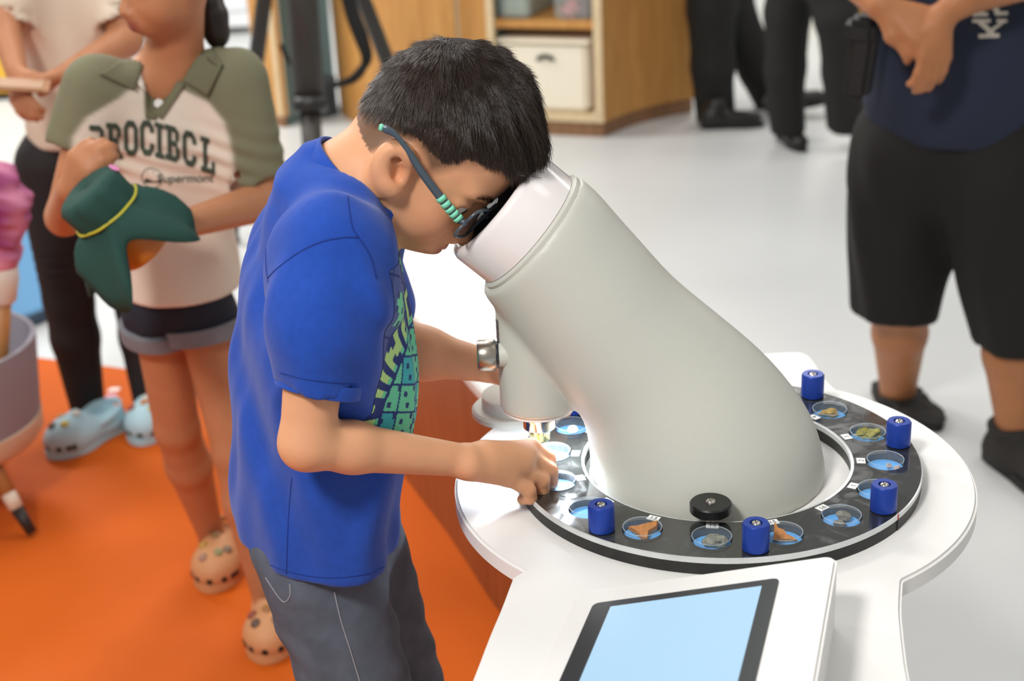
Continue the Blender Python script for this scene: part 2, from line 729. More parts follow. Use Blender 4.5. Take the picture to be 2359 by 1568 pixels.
lathe_obj('objective_tip', [(.0118, .869), (.0118, .8565), (.0105, .8545), (.006, .8545), (.005, .857)], M_brass, ob, 40, Mo)
lathe_obj('lamp_ring', [(.0385, .8945), (.0385, .8915), (.0365, .8905), (.0235, .8905)], M_gloss, micro, 48, Mo, caps=False)
lathe_obj('lamp_diffuser', [(.0355, .8902), (.0245, .8902)], M_led, micro, 48, Mo, caps=False)
for i in range(3):
    a = R(-100 + 120 * i)
    d = bpy.data.lights.new('stage_lamp', 'SPOT')
    d.energy, d.spot_size, d.spot_blend, d.shadow_soft_size, d.color = 1.3, R(128), .7, .004, (.78, .89, 1)
    o = bpy.data.objects.new('stage_lamp', d)
    col.objects.link(o)
    o.location = (NX + .030 * math.cos(a), NY + .030 * math.sin(a), .888)
kc = at(1121, 818, 1.44)
Mk = Matrix.Translation((kc[0] + .0095, kc[1], kc[2])) @ Matrix.Rotation(R(-90), 4, 'Y')
lathe_obj('focus_knob', [(.0150, -.0005), (.0165, .0015), (.0165, .0175), (.0152, .0192), (.0130, .0192), (.0125, .0185)], M_brush, micro, 48, Mk)
lathe_obj('knob_neck', [(.0135, -.020), (.0128, -.003)], M_greypaint, micro, 32, Mk)
lathe_obj('knob_gasket', [(.0142, -.0032), (.0146, -.0022), (.0142, -.0002)], M_dark, micro, 32, Mk)
# name plate on the back of the nose tube
bp_ = [Vector((NX + .0416 * math.cos(a), NY + .0416 * math.sin(a), z)) for z in (.974, 1.000) for a in np.radians(np.linspace(168, 201, 9))]
Vp = [tuple(v) for v in bp_]
Fp = [(i, i + 1, i + 10, i + 9) for i in range(8)]
pls = mesh_obj('name_plate', Vp, Fp, mat('plate_grey', '#8d9298', .35, .6), micro)
for k_, (z0, z1, a0, a1) in enumerate([(.977, .979, 180, 199), (.995, .997, 180, 199), (.981, .993, 183, 186), (.981, .993, 189, 191), (.981, .985, 193, 197), (.988, .993, 193, 197)]):
    vv = [(NX + .0419 * math.cos(a), NY + .0419 * math.sin(a), z) for z in (z0, z1) for a in np.radians(np.linspace(a0, a1, 4))]
    mesh_obj('engraved_mark', vv, [(i, i + 1, i + 5, i + 4) for i in range(3)], mat('mark_blue', '#27415c', .5), pls)

# ------------------------------------------------------------------ rotating specimen ring
M_black = mat('black_acrylic', '#262624', .42, spec=.4, var=.25, vscale=60)
M_plate = mat('smoked_acrylic_plate', '#2b2c2a', .12, spec=.55, coat=.5)
# finger smears on the plate
nt = M_plate.node_tree
b_ = nt.nodes['Principled BSDF']
tcn = nt.nodes.new('ShaderNodeTexCoord')
n1 = nt.nodes.new('ShaderNodeTexNoise')
n1.inputs['Scale'].default_value = 26
n1.inputs['Detail'].default_value = 7
n1.inputs['Distortion'].default_value = 1.8
rr = nt.nodes.new('ShaderNodeMapRange')
rr.inputs['From Min'].default_value, rr.inputs['From Max'].default_value = .45, .75
rr.inputs['To Min'].default_value, rr.inputs['To Max'].default_value = .10, .42
mc = nt.nodes.new('ShaderNodeMix')
mc.data_type = 'RGBA'
mc.inputs[6].default_value, mc.inputs[7].default_value = lin('#2a2b29'), lin('#4a4d4e')
r2 = nt.nodes.new('ShaderNodeMapRange')
r2.inputs['From Min'].default_value, r2.inputs['From Max'].default_value = .52, .8
nt.links.new(tcn.outputs['Object'], n1.inputs['Vector'])
nt.links.new(n1.outputs['Fac'], rr.inputs['Value'])
nt.links.new(n1.outputs['Fac'], r2.inputs['Value'])
nt.links.new(rr.outputs[0], b_.inputs['Roughness'])
nt.links.new(r2.outputs[0], mc.inputs[0])
nt.links.new(mc.outputs[2], b_.inputs['Base Color'])
M_trim = mat('clear_acrylic_edge', '#d5d8d8', .22, .35, var=.12, vscale=25)
M_blue = mat('blue_dish_floor', '#66b0f2', .45)
M_wallglass = mat('dish_glass', '#dfeaf2', .06, spec=.5, alpha=.05)
M_lidglass = mat('dish_lid_glass', '#eef4f8', .04, spec=.4, alpha=.03)
RC = np.array([.2165, 1.4475])
RO, RI, RD = .218, .144, .180
ring = thing('specimen_ring', 'black rotating ring of numbered specimen wells around the microscope foot', 'turntable', (RC[0], RC[1], ZT))
MR = Matrix.Translation((RC[0], RC[1], 0))
lathe_obj('ring_body', [(RI + .0006, .8205), (RI + .0006, ZT + .0005), (RO - .0006, ZT + .0005), (RO - .0006, .8195)], M_black, ring, 128, MR, caps=False)
lathe_obj('outer_trim', [(RO - .0012, .8195), (RO, .8195), (RO, .8247), (RO - .0012, .8253)], M_trim, ring, 128, MR, caps=False)
lathe_obj('inner_trim', [(RI + .0030, .8253), (RI, .8247), (RI, .8195), (RI + .0012, .8195)], M_trim, ring, 128, MR, caps=False)
DISH = [(-99.7 + 22.5 * (n - 14), n) for n in range(1, 17)]
# plate, one sector per well with a round hole
HR = .0203
Vs, Fs = [], []
NS = 48
for adeg, n in DISH:
    cx, cy = RD * math.cos(R(adeg)), RD * math.sin(R(adeg))
    a0, a1 = R(adeg - 11.25), R(adeg + 11.25)
    outl = [(RO - .001, a) for a in np.linspace(a0, a1, 13)][:-1] + [(r, a1) for r in np.linspace(RO - .001, RI + .0028, 13)][:-1]
    outl += [(RI + .0028, a) for a in np.linspace(a1, a0, 13)][:-1] + [(r, a0) for r in np.linspace(RI + .0028, RO - .001, 13)][:-1]
    b0 = len(Vs)
    for r, a in outl:
        x, y = r * math.cos(a), r * math.sin(a)
        q = math.atan2(y - cy, x - cx)
        hx, hy = cx + HR * math.cos(q), cy + HR * math.sin(q)
        Vs += [(RC[0] + x, RC[1] + y, .8252), (RC[0] + hx, RC[1] + hy, .8252), (RC[0] + hx, RC[1] + hy, .8110)]
    m_ = len(outl)
    for i in range(m_):
        j = (i + 1) % m_
        Fs += [(b0 + 3 * i, b0 + 3 * j, b0 + 3 * j + 1, b0 + 3 * i + 1), (b0 + 3 * i + 1, b0 + 3 * j + 1, b0 + 3 * j + 2, b0 + 3 * i + 2)]
pt = mesh_obj('top_plate', Vs, Fs, M_plate, ring, False)
# wells: every one a glass dish of its own
M_card = mat('white_card', '#f3f3f0', .6)
M_ink = mat('black_ink', '#181818', .6)
dish0 = None
for adeg, n in DISH:
    x, y = RC[0] + RD * math.cos(R(adeg)), RC[1] + RD * math.sin(R(adeg))
    CONT = {1: 'holding a brown stone', 2: 'holding two small pebbles', 3: 'holding yellow-green lichen', 4: 'holding flat tan bark', 5: 'half hidden behind the tube', 9: 'holding a white egg shape', 12: 'standing empty behind a blue knob', 13: 'holding a flat terracotta shard', 14: 'holding one grey-green rock', 15: 'holding an upright terracotta shard', 16: 'holding two grey stones'}
    lab = {10: 'glass dish number 10 lit white right under the microscope lens', 11: 'glass dish right beside the fingers of the person in blue'}.get(n, 'clear glass dish with blue floor ' + CONT.get(n, ''))
    if n in (6, 7, 8):
        continue
    if dish0 is None:
        d = thing('specimen_dish', lab, 'dish', (x, y, .811), group='glass dishes of the specimen ring')
        lathe_obj('dish_floor', [(0, .0074), (.0192, .0074)], M_blue, d, 40, local=True, caps=False)
        lathe_obj('dish_wall', [(.0196, .0), (.0196, .0178), (.0189, .0178), (.0189, .0076)], M_wallglass, d, 40, local=True, caps=False)
        lathe_obj('dish_rim', [(.0190, .0176), (.0197, .0176), (.0198, .0182), (.0194, .0185), (.0189, .0182)], mat('dish_rim_glass', '#c9d8e2', .1, spec=.7, alpha=.38), d, 40, local=True, caps=False)
        lathe_obj('dish_lid', [(0, .0181), (.0190, .0180)], M_lidglass, d, 40, local=True, caps=False)
        dish0 = d
    else:
        d = copy_tree(dish0)
        d.location = (x, y, .811)
        d['label'] = lab
    # number card
    lx, ly = RC[0] + .1545 * math.cos(R(adeg)), RC[1] + .1545 * math.sin(R(adeg))
    bm = bmesh.new()
    box(bm, (0, 0, 0), (.0125, .0092, .0004))
    cd = bm_obj('number_card', bm, M_card, ring, local=True)
    Mc = Matrix.Translation((lx, ly, .8256)) @ Matrix.Rotation(R(adeg + 90), 4, 'Z')
    cd.matrix_parent_inverse = p_world(ring).inverted()
    cd.matrix_basis = Mc
    bm = text_mesh(str(n), .0080)
    bmesh.ops.translate(bm, verts=bm.verts[:], vec=(0, -.0029, .0004))
    bm_obj('numeral', bm, M_ink, cd, local=True)
# turning knobs
M_bluekn = mat('blue_anodised_knob', '#1f3f9c', .35, .25, spec=.5)
kn0 = None
wh = {0: 'number 12 near the hand of the person in blue', 1: 'number 15 at the front of the ring', 2: 'number 1 at the right front of the ring', 3: 'number 2 at the right end of the ring', 4: 'number 4 at the right rear of the ring', 6: 'number 9 behind the objective lens'}
for i in (0, 1, 2, 3, 4, 6):
    a = R(-132.5 + 45 * i)
    r = .2015
    x, y = RC[0] + r * math.cos(a), RC[1] + r * math.sin(a)
    lab = 'blue cylindrical turning knob beside ' + wh[i]
    if kn0 is None:
        k0 = thing('turning_knob', lab, 'knob', (x, y, .8254), group='blue knobs of the specimen ring')
        lathe_obj('knob_body', [(.0118, 0), (.0133, .0012), (.0133, .0270), (.0120, .0290), (.0062, .0290), (.0062, .0262), (0, .0262)], M_bluekn, k0, 36, local=True)
        sc = lathe_obj('screw', [(.0052, .0258), (.0050, .0280), (.0036, .0298), (.0022, .0302), (.0022, .0288), (0, .0288)], M_chrome, k0, 6, local=True, sharp=60)
        lathe_obj('screw_head', [(.0050, .0262), (.0049, .0278), (.0038, .0294), (.0022, .0300)], M_chrome, sc, 24, local=True, caps=False)
        kn0 = k0
    else:
        k0 = copy_tree(kn0)
        k0.location = (x, y, .8254)
        k0['label'] = lab
a = R(-100.5)
bx_, by_ = RC[0] + .1425 * math.cos(a), RC[1] + .1425 * math.sin(a)
bk = thing('marker_disc', 'black disc knob with steel screw standing by card 14', 'knob', (bx_, by_, .8065))
lathe_obj('disc', [(.0195, .0285), (.0210, .0299), (.0210, .0381), (.0196, .0395), (.0052, .0395)], mat('black_turned_plastic', '#171717', .33), bk, 48, local=True)
lathe_obj('screw', [(.0050, .0393), (.0048, .0407), (.0036, .0419), (.0022, .0423), (.0022, .0411), (0, .0411)], M_chrome, bk, 24, local=True)
lathe_obj('shaft', [(.0040, .0), (.0040, .0290)], M_chrome, bk, 16, Matrix.Translation((0, .004, 0)), local=True)


am = math.atan2(on(2067, 1184, ZR)[1] - RC[1], on(2067, 1184, ZR)[0] - RC[0])
for nm_, z0_, z1_, w_, m__ in (('index_mark', .8196, .8252, .0020, mat('red_ink', '#b03030', .5)), ('index_notch', .8075, .8190, .0012, M_ink)):
    bm = bmesh.new()
    box(bm, (RC[0] + (RO + .0001) * math.cos(am), RC[1] + (RO + .0001) * math.sin(am), (z0_ + z1_) / 2), (.0006, w_, z1_ - z0_), Matrix.Rotation(am, 3, 'Z'))
    bm_obj(nm_, bm, m__, ring)


# specimens
def rock(name, label, cat, c, size, seed, m, squash=(1, 1, .7), rough=.25, sub=3, group=None):
    bm = bmesh.new()
    bmesh.ops.create_icosphere(bm, subdivisions=sub, radius=1)
    r = np.random.default_rng(seed)
    planes = [(v / np.linalg.norm(v), r.uniform(.62, .95)) for v in r.normal(size=(11, 3))]
    for v in bm.verts:
        p = np.array(v.co)
        for nn, dd in planes:
            e = p @ nn - dd
            if e > 0:
                p = p - nn * e
        p = p * (1 + rough * .35 * float(wob(np.array([p * 1.0]), seed + 3, 6.0)[0]))
        v.co = Vector(p * np.array(squash) * size)
    zmin = min(v.co.z for v in bm.verts)
    bmesh.ops.translate(bm, verts=bm.verts[:], vec=(0, 0, -zmin))
    o = bm_obj(name, bm, m)
    o.location = c
    return tag(o, label, cat, group)


def dish_pt(n, dx=0, dy=0, dz=.0076):
    a = R(-99.7 + 22.5 * (n - 14))
    return (RC[0] + RD * math.cos(a) + dx, RC[1] + RD * math.sin(a) + dy, .811 + dz)


def shard(name, label, cat, c, poly, th, m, rot):
    bm = bmesh.new()
    lo = [bm.verts.new((x, y, -th / 2)) for x, y in poly]
    hi = [bm.verts.new((x * .94, y * .94, th / 2)) for x, y in poly]
    bm.faces.new(lo)
    bm.faces.new(hi)
    for i in range(len(poly)):
        j = (i + 1) % len(poly)
        bm.faces.new((lo[i], lo[j], hi[j], hi[i]))
    bmesh.ops.transform(bm, matrix=rot.to_4x4(), verts=bm.verts[:])
    z = min(v.co.z for v in bm.verts)
    bmesh.ops.translate(bm, verts=bm.verts[:], vec=(0, 0, -z))
    o = bm_obj(name, bm, m)
    o.location = c
    return tag(o, label, cat)


M_terra = mat('terracotta', '#b97a3e', .75, var=.25, vscale=200, bump=.5, bscale=700)
M_rock = mat('grey_green_rock', '#84867a', .8, var=.35, vscale=260, bump=.8, bscale=500)
M_rock2 = mat('speckled_grey_stone', '#7d7a72', .85, var=.4, vscale=300, bump=.8, bscale=500)
M_moss = mat('yellow_green_lichen', '#98934f', .9, var=.4, vscale=250, bump=.8, bscale=500)
M_tan = mat('tan_bark', '#a98b4a', .8, var=.3, vscale=200, bump=.6, bscale=500)
from mathutils import Euler
shard('pottery_shard', 'flat three-pointed terracotta shard in the dish at card 13', 'shard', dish_pt(13, .002, -.001), [(-.016, .006), (-.006, .006), (.004, .008), (.015, .010), (.013, .002), (.004, -.003), (.001, -.014), (-.004, -.011), (-.009, -.001)], .005, M_terra, Euler((R(16), R(-4), 0)).to_matrix())
rock('rock', 'rough grey-green rock in the dish at card 14', 'rock', dish_pt(14, .003, -.003), .0118, 4, M_rock, (1.08, .85, .52))
shard('pottery_shard', 'pointed terracotta shard standing upright in the dish at card 15', 'shard', dish_pt(15, .001, .001), [(-.011, -.008), (-.0085, .0135), (-.005, .006), (.001, .003), (.003, -.002), (.011, -.007), (.013, -.009), (.004, -.0085)], .004, M_terra, Euler((R(30), R(-8), R(-12))).to_matrix())
rock('stone', 'larger speckled grey stone in the dish at card 16', 'stone', dish_pt(16, .003, .004), .0085, 11, M_rock2, (1.05, .85, .62))
rock('stone', 'smaller flat grey stone in front in the dish at card 16', 'stone', dish_pt(16, -.003, -.008), .0068, 12, M_rock2, (1.1, .8, .6))
rock('stone', 'brown stone half hidden behind the blue knob at card 1', 'stone', dish_pt(1, -.001, -.006), .0075, 13, mat('brown_stone', '#6b4b3c', .8, var=.3, vscale=200, bump=.6), (1, .8, .65))
rock('pebble', 'small brownish pebble in the dish at card 2', 'pebble', dish_pt(2, .003, -.004), .0036, 14, mat('pale_pebble', '#b9aaa2', .6, var=.2, vscale=200), (1, .8, 1))
rock('pebble', 'pale pink pebble near the rim of the dish at card 2', 'pebble', dish_pt(2, .011, -.008), .0043, 15, mat('pink_pebble', '#c7b6b2', .6, var=.2, vscale=200), (1.1, .8, .8))
for i, (dx, dy, s, lb) in enumerate([(-.007, .002, .0075, 'upright crumb of yellow-green lichen at card 3'), (.006, -.002, .0095, 'broad clump of yellow-green lichen at card 3')]):
    rock('lichen_clump', lb, 'lichen', dish_pt(3, dx, dy), s, 20 + i, M_moss, (1.0, .75, .72 if i == 0 else .55), 1.1)
rock('bark_piece', 'flat tan bark piece in the dish at card 4', 'bark', dish_pt(4, -.001, 0), .0105, 31, M_tan, (1.1, .7, .5), .8)
rock('shell', 'smooth white egg-shaped specimen in the dish behind the lens', 'specimen', dish_pt(9, .001, -.004), .0068, 41, mat('egg_white', '#e2e4e0', .4), (1, .85, .75), .02)
rock('pebble', 'pale pebble half hidden behind the tube in the dish at card 5', 'pebble', dish_pt(5, .006, 0), .0050, 43, mat('pale_pebble', '#b9aaa2'), (1, .8, .8))

# ------------------------------------------------------------------ tablet console
aw = np.array([-.298, -.9546])
L1, R1 = np.array([.051, 1.211]), np.array([.280, 1.142])
lw = R1 - L1
wl = np.linalg.norm(lw)
ux = lw / wl
LEN, HL, HRt = .335, .0035, .0705


def wpt(s, d, dz=0):          # s across (0 low side .. 1 high side), d metres away from the microscope
    p = L1 + lw * s + aw * d
    return (p[0], p[1], ZT + HL + (HRt - HL) * s + dz)


rc = .013
poly = []
for (cs, cd, a0) in ((0 + rc / wl, rc, 180), (1 - rc / wl, rc, 270), (1 - rc / wl, LEN - rc, 0), (0 + rc / wl, LEN - rc, 90)):
    for q in np.linspace(a0, a0 + 90, 7):
        poly.append((cs + rc / wl * math.cos(R(q)), cd + rc * math.sin(R(q))))
bm = bmesh.new()
hi = [bm.verts.new(wpt(s, d)) for s, d in poly]
lo = [bm.verts.new((*wpt(s, d)[:2], ZT)) for s, d in poly]
tf = bm.faces.new(hi)
bm.faces.new(lo)
for i in range(len(poly)):
    j = (i + 1) % len(poly)
    bm.faces.new((lo[i], lo[j], hi[j], hi[i]))
bmesh.ops.recalc_face_normals(bm, faces=bm.faces[:])
bmesh.ops.bevel(bm, geom=list(tf.edges), offset=.003, segments=2, affect='EDGES')
cons = thing('tablet_console', 'white wedge console with a lit tablet on the front arm of the table', 'console', (.12, 1.05, ZT))
bm_obj('console_housing', bm, M_white, cons, True, sharp=40)


def plate(name, s0, s1, d0, d1, rad, dz, th, m, parent):
    pts = []
    for (cs, cd, a0) in ((s0 + rad / wl, d0 + rad, 180), (s1 - rad / wl, d0 + rad, 270), (s1 - rad / wl, d1 - rad, 0), (s0 + rad / wl, d1 - rad, 90)):
        for q in np.linspace(a0, a0 + 90, 5):
            pts.append((cs + rad / wl * math.cos(R(q)), cd + rad * math.sin(R(q))))
    bm = bmesh.new()
    hi = [bm.verts.new(wpt(s, d, dz + th)) for s, d in pts]
    lo = [bm.verts.new(wpt(s, d, dz)) for s, d in pts]
    bm.faces.new(hi)
    bm.faces.new(lo)
    for i in range(len(pts)):
        j = (i + 1) % len(pts)
        bm.faces.new((lo[i], lo[j], hi[j], hi[i]))
    return bm_obj(name, bm, m, parent)


tb = thing('tablet', 'black-framed tablet with plain light blue screen set in the white console', 'tablet', (.12, 1.05, ZT))
plate('tablet_body', .0935, .80, .031, .031 + .245, .006, -.002, .0036, mat('black_tablet_frame', '#2c2f33', .3, spec=.4), tb)
plate('screen', .172, .742, .042, .042 + .215, .0008, .0016, .0004, mat('lit_screen', '#203040', .25, emit='#b6dcf6', estr=.78), tb)

# ------------------------------------------------------------------ cabinets at the back of the hall
M_cream = mat('cream_plastic_bin', '#efe6d2', .5)
M_clearbin = mat('clear_storage_box', '#c7d2cf', .2, alpha=.3)
cab = thing('shelf_cabinet', 'beech shelf cabinet with pale edges and a cream bin behind the dark-haired head', 'cabinet', (.433, 6.19, 0))
o0 = np.array([.437, 6.185])
uf = np.array([-.93, .36])
uf = uf / np.linalg.norm(uf)
ub = np.array([.36, .93])
Rf = Matrix.Rotation(math.atan2(-uf[1], -uf[0]), 3, 'Z')


def cbox(name, u0, u1, b0, b1, z0, z1, m, parent, bevel=0):
    c = o0 + uf * (u0 + u1) / 2 + ub * (b0 + b1) / 2
    bm = bmesh.new()
    box(bm, (c[0], c[1], (z0 + z1) / 2), (u1 - u0, b1 - b0, z1 - z0), Rf, bevel)
    return bm_obj(name, bm, m, parent)


HC = 1.35
cbox('plinth', .01, .66, .01, .5, 0, .065, M_plinth, cab)
cbox('bottom_board', .0, .66, .0, .5, .065, .095, M_plyedge, cab)
cbox('front_edge', 0, .038, -.004, .03, .095, HC, M_plyedge, cab)
cbox('front_edge', .485, .515, -.004, .03, .095, HC, M_plyedge, cab)
cbox('front_edge', .64, .672, -.004, .03, .095, HC, M_plyedge, cab)
cbox('divider', .515, .64, .006, .03, .095, HC, M_beech, cab)
cbox('divider_panel', .49, .505, .03, .5, .095, HC, M_teal, cab)
cbox('back_panel', .0, .66, .5, .515, 0, HC, M_teal, cab)
cbox('shelf_board', .03, .49, .03, .5, .455, .49, M_beech, cab)
cbox('cabinet_top', .0, .66, 0, .515, HC, HC + .03, M_beech, cab)
# curved right flank
fl = []
for tt in np.linspace(0, 1, 14):
    q = o0 + np.array([.435, .395]) * tt + np.array([-.67, .74]) * (-.045 * math.sin(math.pi * tt) * (1 if tt > .0 else 0)) * -1
    fl.append(q)
flin = [p + np.array([-.02, .02]) for p in fl]
prism('flank_panel', [tuple(p) for p in fl] + [tuple(p) for p in flin[::-1]], .065, HC, M_beech, cab)
prism('flank_plinth', [tuple(p + np.array([-.004, .006])) for p in fl] + [tuple(p) for p in flin[::-1]], 0, .065, M_plinth, cab)
# cream bin with a grip hole
bn = thing('storage_bin', 'cream plastic storage bin with a curved grip hole in the beech cabinet', 'bin', tuple(o0 + uf * .25 + ub * .1) + (.1,))
cbox('bin_shell', .075, .470, .028, .40, .098, .400, M_cream, bn, .018)
cbox('bin_rim', .062, .482, .018, .42, .392, .410, M_cream, bn, .006)
gp = []
for tt in np.linspace(-1, 1, 9):
    c = o0 + uf * (.262 - .040 * tt) + ub * .024
    gp.append((c[0], c[1], .338 - .016 * tt * tt))
tube_obj('grip_hole', gp, [.006] + [.0095] * 7 + [.006], mat('grip_hole_dark', '#1d1a14', .9), bn, 8)
x1 = thing('storage_box', 'clear plastic box with pale contents on the cabinet shelf', 'box', tuple(o0 + uf * .4 + ub * .2) + (.49,))
cbox('box_body', .335, .475, .05, .38, .4905, .605, M_clearbin, x1, .012)
cbox('box_contents', .350, .460, .07, .36, .4955, .575, mat('pale_contents', '#a9b3a4', .8), x1, .01)
x2 = thing('storage_box', 'clear plastic box with pink things on the cabinet shelf', 'box', tuple(o0 + uf * .15 + ub * .2) + (.49,))
cbox('box_body', .06, .225, .05, .38, .4905, .600, M_clearbin, x2, .012)
cbox('box_contents', .12, .205, .065, .30, .4955, .560, mat('pink_contents', '#c77f83', .8, var=.4, vscale=30), x2, .02)
cbox('box_contents', .075, .118, .065, .30, .4955, .575, mat('plum_contents', '#6b4a55', .8, var=.3, vscale=30), x2, .01)
x3 = thing('fabric_bag', 'greenish cloth bag leaning behind the clear boxes on the shelf', 'bag', tuple(o0 + uf * .3 + ub * .42) + (.49,))
cbox('bag_body', .24, .40, .40, .47, .4905, .78, mat('olive_cloth', '#8b8c74', .9), x3, .02)

# curved beech drum left of it
drum = []
for a in np.linspace(182, 262, 26):
    drum.append((-.085 + .685 * math.cos(R(a)), 7.06 + .685 * math.sin(R(a))))
drin = [(-.085 + .655 * math.cos(R(a)), 7.06 + .655 * math.sin(R(a))) for a in np.linspace(262, 182, 26)]
t = thing('curved_screen', 'curved beech panel between the tripod and the shelf cabinet', 'panel', (-.5, 6.55, 0))
prism('panel', drum + drin, .0, 1.4, M_beech, t)
# teal-lined shelf unit behind the tripod
t = thing('shelf_unit', 'teal-lined shelf unit with a beech side seen between the tripod legs', 'cabinet', (-.95, 6.8, 0))
pA, pB, pC = on(600, 285), on(655, 294), on(668, 290)
pD = on(776, 240)


def panel(name, a, b, th, z0, z1, m, parent):
    a, b = np.array(a[:2]), np.array(b[:2])
    u = (b - a) / np.linalg.norm(b - a)
    n = np.array([-u[1], u[0]])
    if n[1] < 0:
        n = -n
    return prism(name, [tuple(a), tuple(b), tuple(b + n * th), tuple(a + n * th)], z0, z1, m, parent)


panel('side_panel', pA, pB, .025, .05, 1.4, M_beech, t)
panel('side_plinth', pA, pB, .02, 0, .05, M_plinth, t)
panel('front_edge', pB, pC, .03, .05, 1.4, M_plyedge, t)
panel('back_panel', pC, pD, .02, 0, 1.4, M_teal, t)
pE, pF = on(748, 272), on(780, 264)
t = thing('storage_box', 'dark blue-grey box at the foot of the teal shelf unit', 'box', (pE[0], pE[1], 0))
panel('box_body', pE, pF, .085, 0, .16, mat('slate_box', '#3c454b', .6), t)
panel('box_lid', pE - np.array([.004, .003, 0]), pF + np.array([.004, -.003, 0]), .09, .16, .185, mat('slate_lid', '#4d575d', .6), t)

# things at the far end of the hall
t = thing('white_locker', 'white locker far behind the olive polo shirt by the teal shelf', 'locker', (-2.0, 9.2, 0))
bm = bmesh.new()
box(bm, (-2.05, 9.5, .9), (1.1, .5, 1.7))
bm_obj('body', bm, mat('bright_white_lacquer', '#f2f4f8', .3), t)
for z in (.35, .95, 1.4):
    bm = bmesh.new()
    box(bm, (-2.05, 9.24, z), (1.04, .02, .4), bevel=.005)
    bm_obj('door', bm, mat('bright_white_lacquer', '#f2f4f8'), t)
c = on(1858, 42)
t = thing('play_cart', 'yellow-green cart far behind the black trouser legs', 'cart', tuple(c))
bm = bmesh.new()
box(bm, (c[0], c[1] + .25, .10), (.34, .4, .12), bevel=.02)
bm_obj('cart_tray', bm, mat('yellow_green_plastic', '#b3ae2c', .5), t)
bm = bmesh.new()
box(bm, (c[0], c[1] + .3, .30), (.26, .3, .28), bevel=.03)
bm_obj('cart_load', bm, mat('cart_load_mix', '#b9b7a4', .7, var=.4, vscale=9), t)
for sx in (-1, 1):
    for sy in (0, 1):
        V, F = lathe([(.012, -.012), (.02, -.008), (.02, .008), (.012, .012)], 16, Matrix.Translation((c[0] + sx * .12, c[1] + .12 + .26 * sy, .021)) @ Matrix.Rotation(R(90), 4, 'Y'))
        mesh_obj('wheel', V, F, M_ink, t)
c = on(1996, 50)
t = thing('wooden_crate', 'orange-brown wooden crate far behind the navy T-shirt', 'crate', tuple(c))
for i in range(5):
    bm = bmesh.new()
    box(bm, (c[0] + .10, c[1] + .2, .06 + .11 * i), (.34, .34, .1), bevel=.006)
    bm_obj('board', bm, wood('crate_wood', '#c07f30', '#d49a4a', axis=(1, 9, 9)), t)
c = on(-8, 232)
t = thing('yellow_cube', 'bright yellow cube seat far at the left edge', 'seat', tuple(c))
bm = bmesh.new()
box(bm, (c[0] - .02, c[1] + .2, .2), (.24, .4, .34), bevel=.03)
bm_obj('cushion', bm, mat('yellow_vinyl', '#e9b53a', .5), t)
bm = bmesh.new()
box(bm, (c[0] - .02, c[1] + .2, .015), (.2, .36, .03))
bm_obj('base', bm, M_ink, t)
# ------------------------------------------------------------------ the boy at the microscope
M_skin = mat('warm_skin', '#c98d66', .5, sss=.12, var=.05, vscale=30, spec=.35, bump=.12, bscale=900, bdist=.0006, attr='tint')
M_shirt = mat('blue_cotton', '#2049a6', .85, var=.06, vscale=120, bump=.35, bscale=1400, sheen=.15, spec=.2, bdist=.0008)
M_jean = mat('washed_dark_denim', '#565d69', .85, var=.16, vscale=35, bump=.4, bscale=1300, spec=.2, bdist=.0008)
M_hair = mat('dark_brown_hair', '#3c2f27', .33, spec=.75)
M_seam = mat('blue_seam_thread', '#143585', .9)
M_stitch = mat('jean_stitching', '#8b8f96', .9)


def loft_field(rows, yaw, grow=0.0):
    """rows: z, cx, cy, r_front_back, r_side"""
    T = spline(rows, 90)
    T = T[np.argsort(T[:, 0])].astype(np.float32)
    cs, sn = math.cos(yaw), math.sin(yaw)

    def f(P):
        z = P[:, 2]
        cx, cy, rx, ry = [np.interp(z, T[:, 0], T[:, i]) for i in (1, 2, 3, 4)]
        rx, ry = rx + grow, ry + grow
        x, y = P[:, 0] - cx, P[:, 1] - cy
        a, b = x * cs - y * sn, x * sn + y * cs
        q = np.sqrt((a / rx) ** 2 + (b / ry) ** 2 + 1e-9)
        g = np.sqrt((a / rx ** 2) ** 2 + (b / ry ** 2) ** 2) + 1e-6
        d = q * (q - 1) / g
        d = np.maximum(d, np.maximum(T[0, 0] - z, z - T[-1, 0]))
        return (d * .8).astype(np.float32)
    return f


YB = 1.43
YAW = R(-24)
rws = [(352, 722, 790, .040), (372, 692, 825, .056), (400, 660, 850, .072), (440, 629, 872, .092), (490, 599, 893, .112), (560, 562, 915, .130), (650, 534, 936, .138),
       (740, 524, 956, .138), (850, 524, 968, .136), (950, 525, 966, .134), (1050, 519, 952, .134), (1140, 517, 932, .134), (1220, 524, 918, .135), (1300, 530, 908, .136)]
rows = []
for py, l, r, ry in rws:
    a, b = at(l, py, YB), at(r, py, YB)
    mx_ = (b[0] - a[0]) / 2 * .985
    ry = min(ry, 1.9 * mx_)
    rows.append(((a[2] + b[2]) / 2, (a[0] + b[0]) / 2, YB, math.sqrt(max(mx_ ** 2 - (ry * math.sin(YAW)) ** 2, 1e-4)) / math.cos(YAW), ry))
SR, ER, WR = at(750, 606, 1.300), at(706, 1020, 1.262), at(1068, 1060, 1.335)
SL, EL, WL = at(800, 560, 1.555), at(905, 800, 1.640), at(1140, 845, 1.600)
hemz = .772
tor = loft_field(rows, YAW)
tor_in = loft_field(rows, YAW, -.014)
hemR = at(732, 897, 1.276)
adir = (ER - SR) / np.linalg.norm(ER - SR)
SRt = SR + np.array([.006, .012, .012])


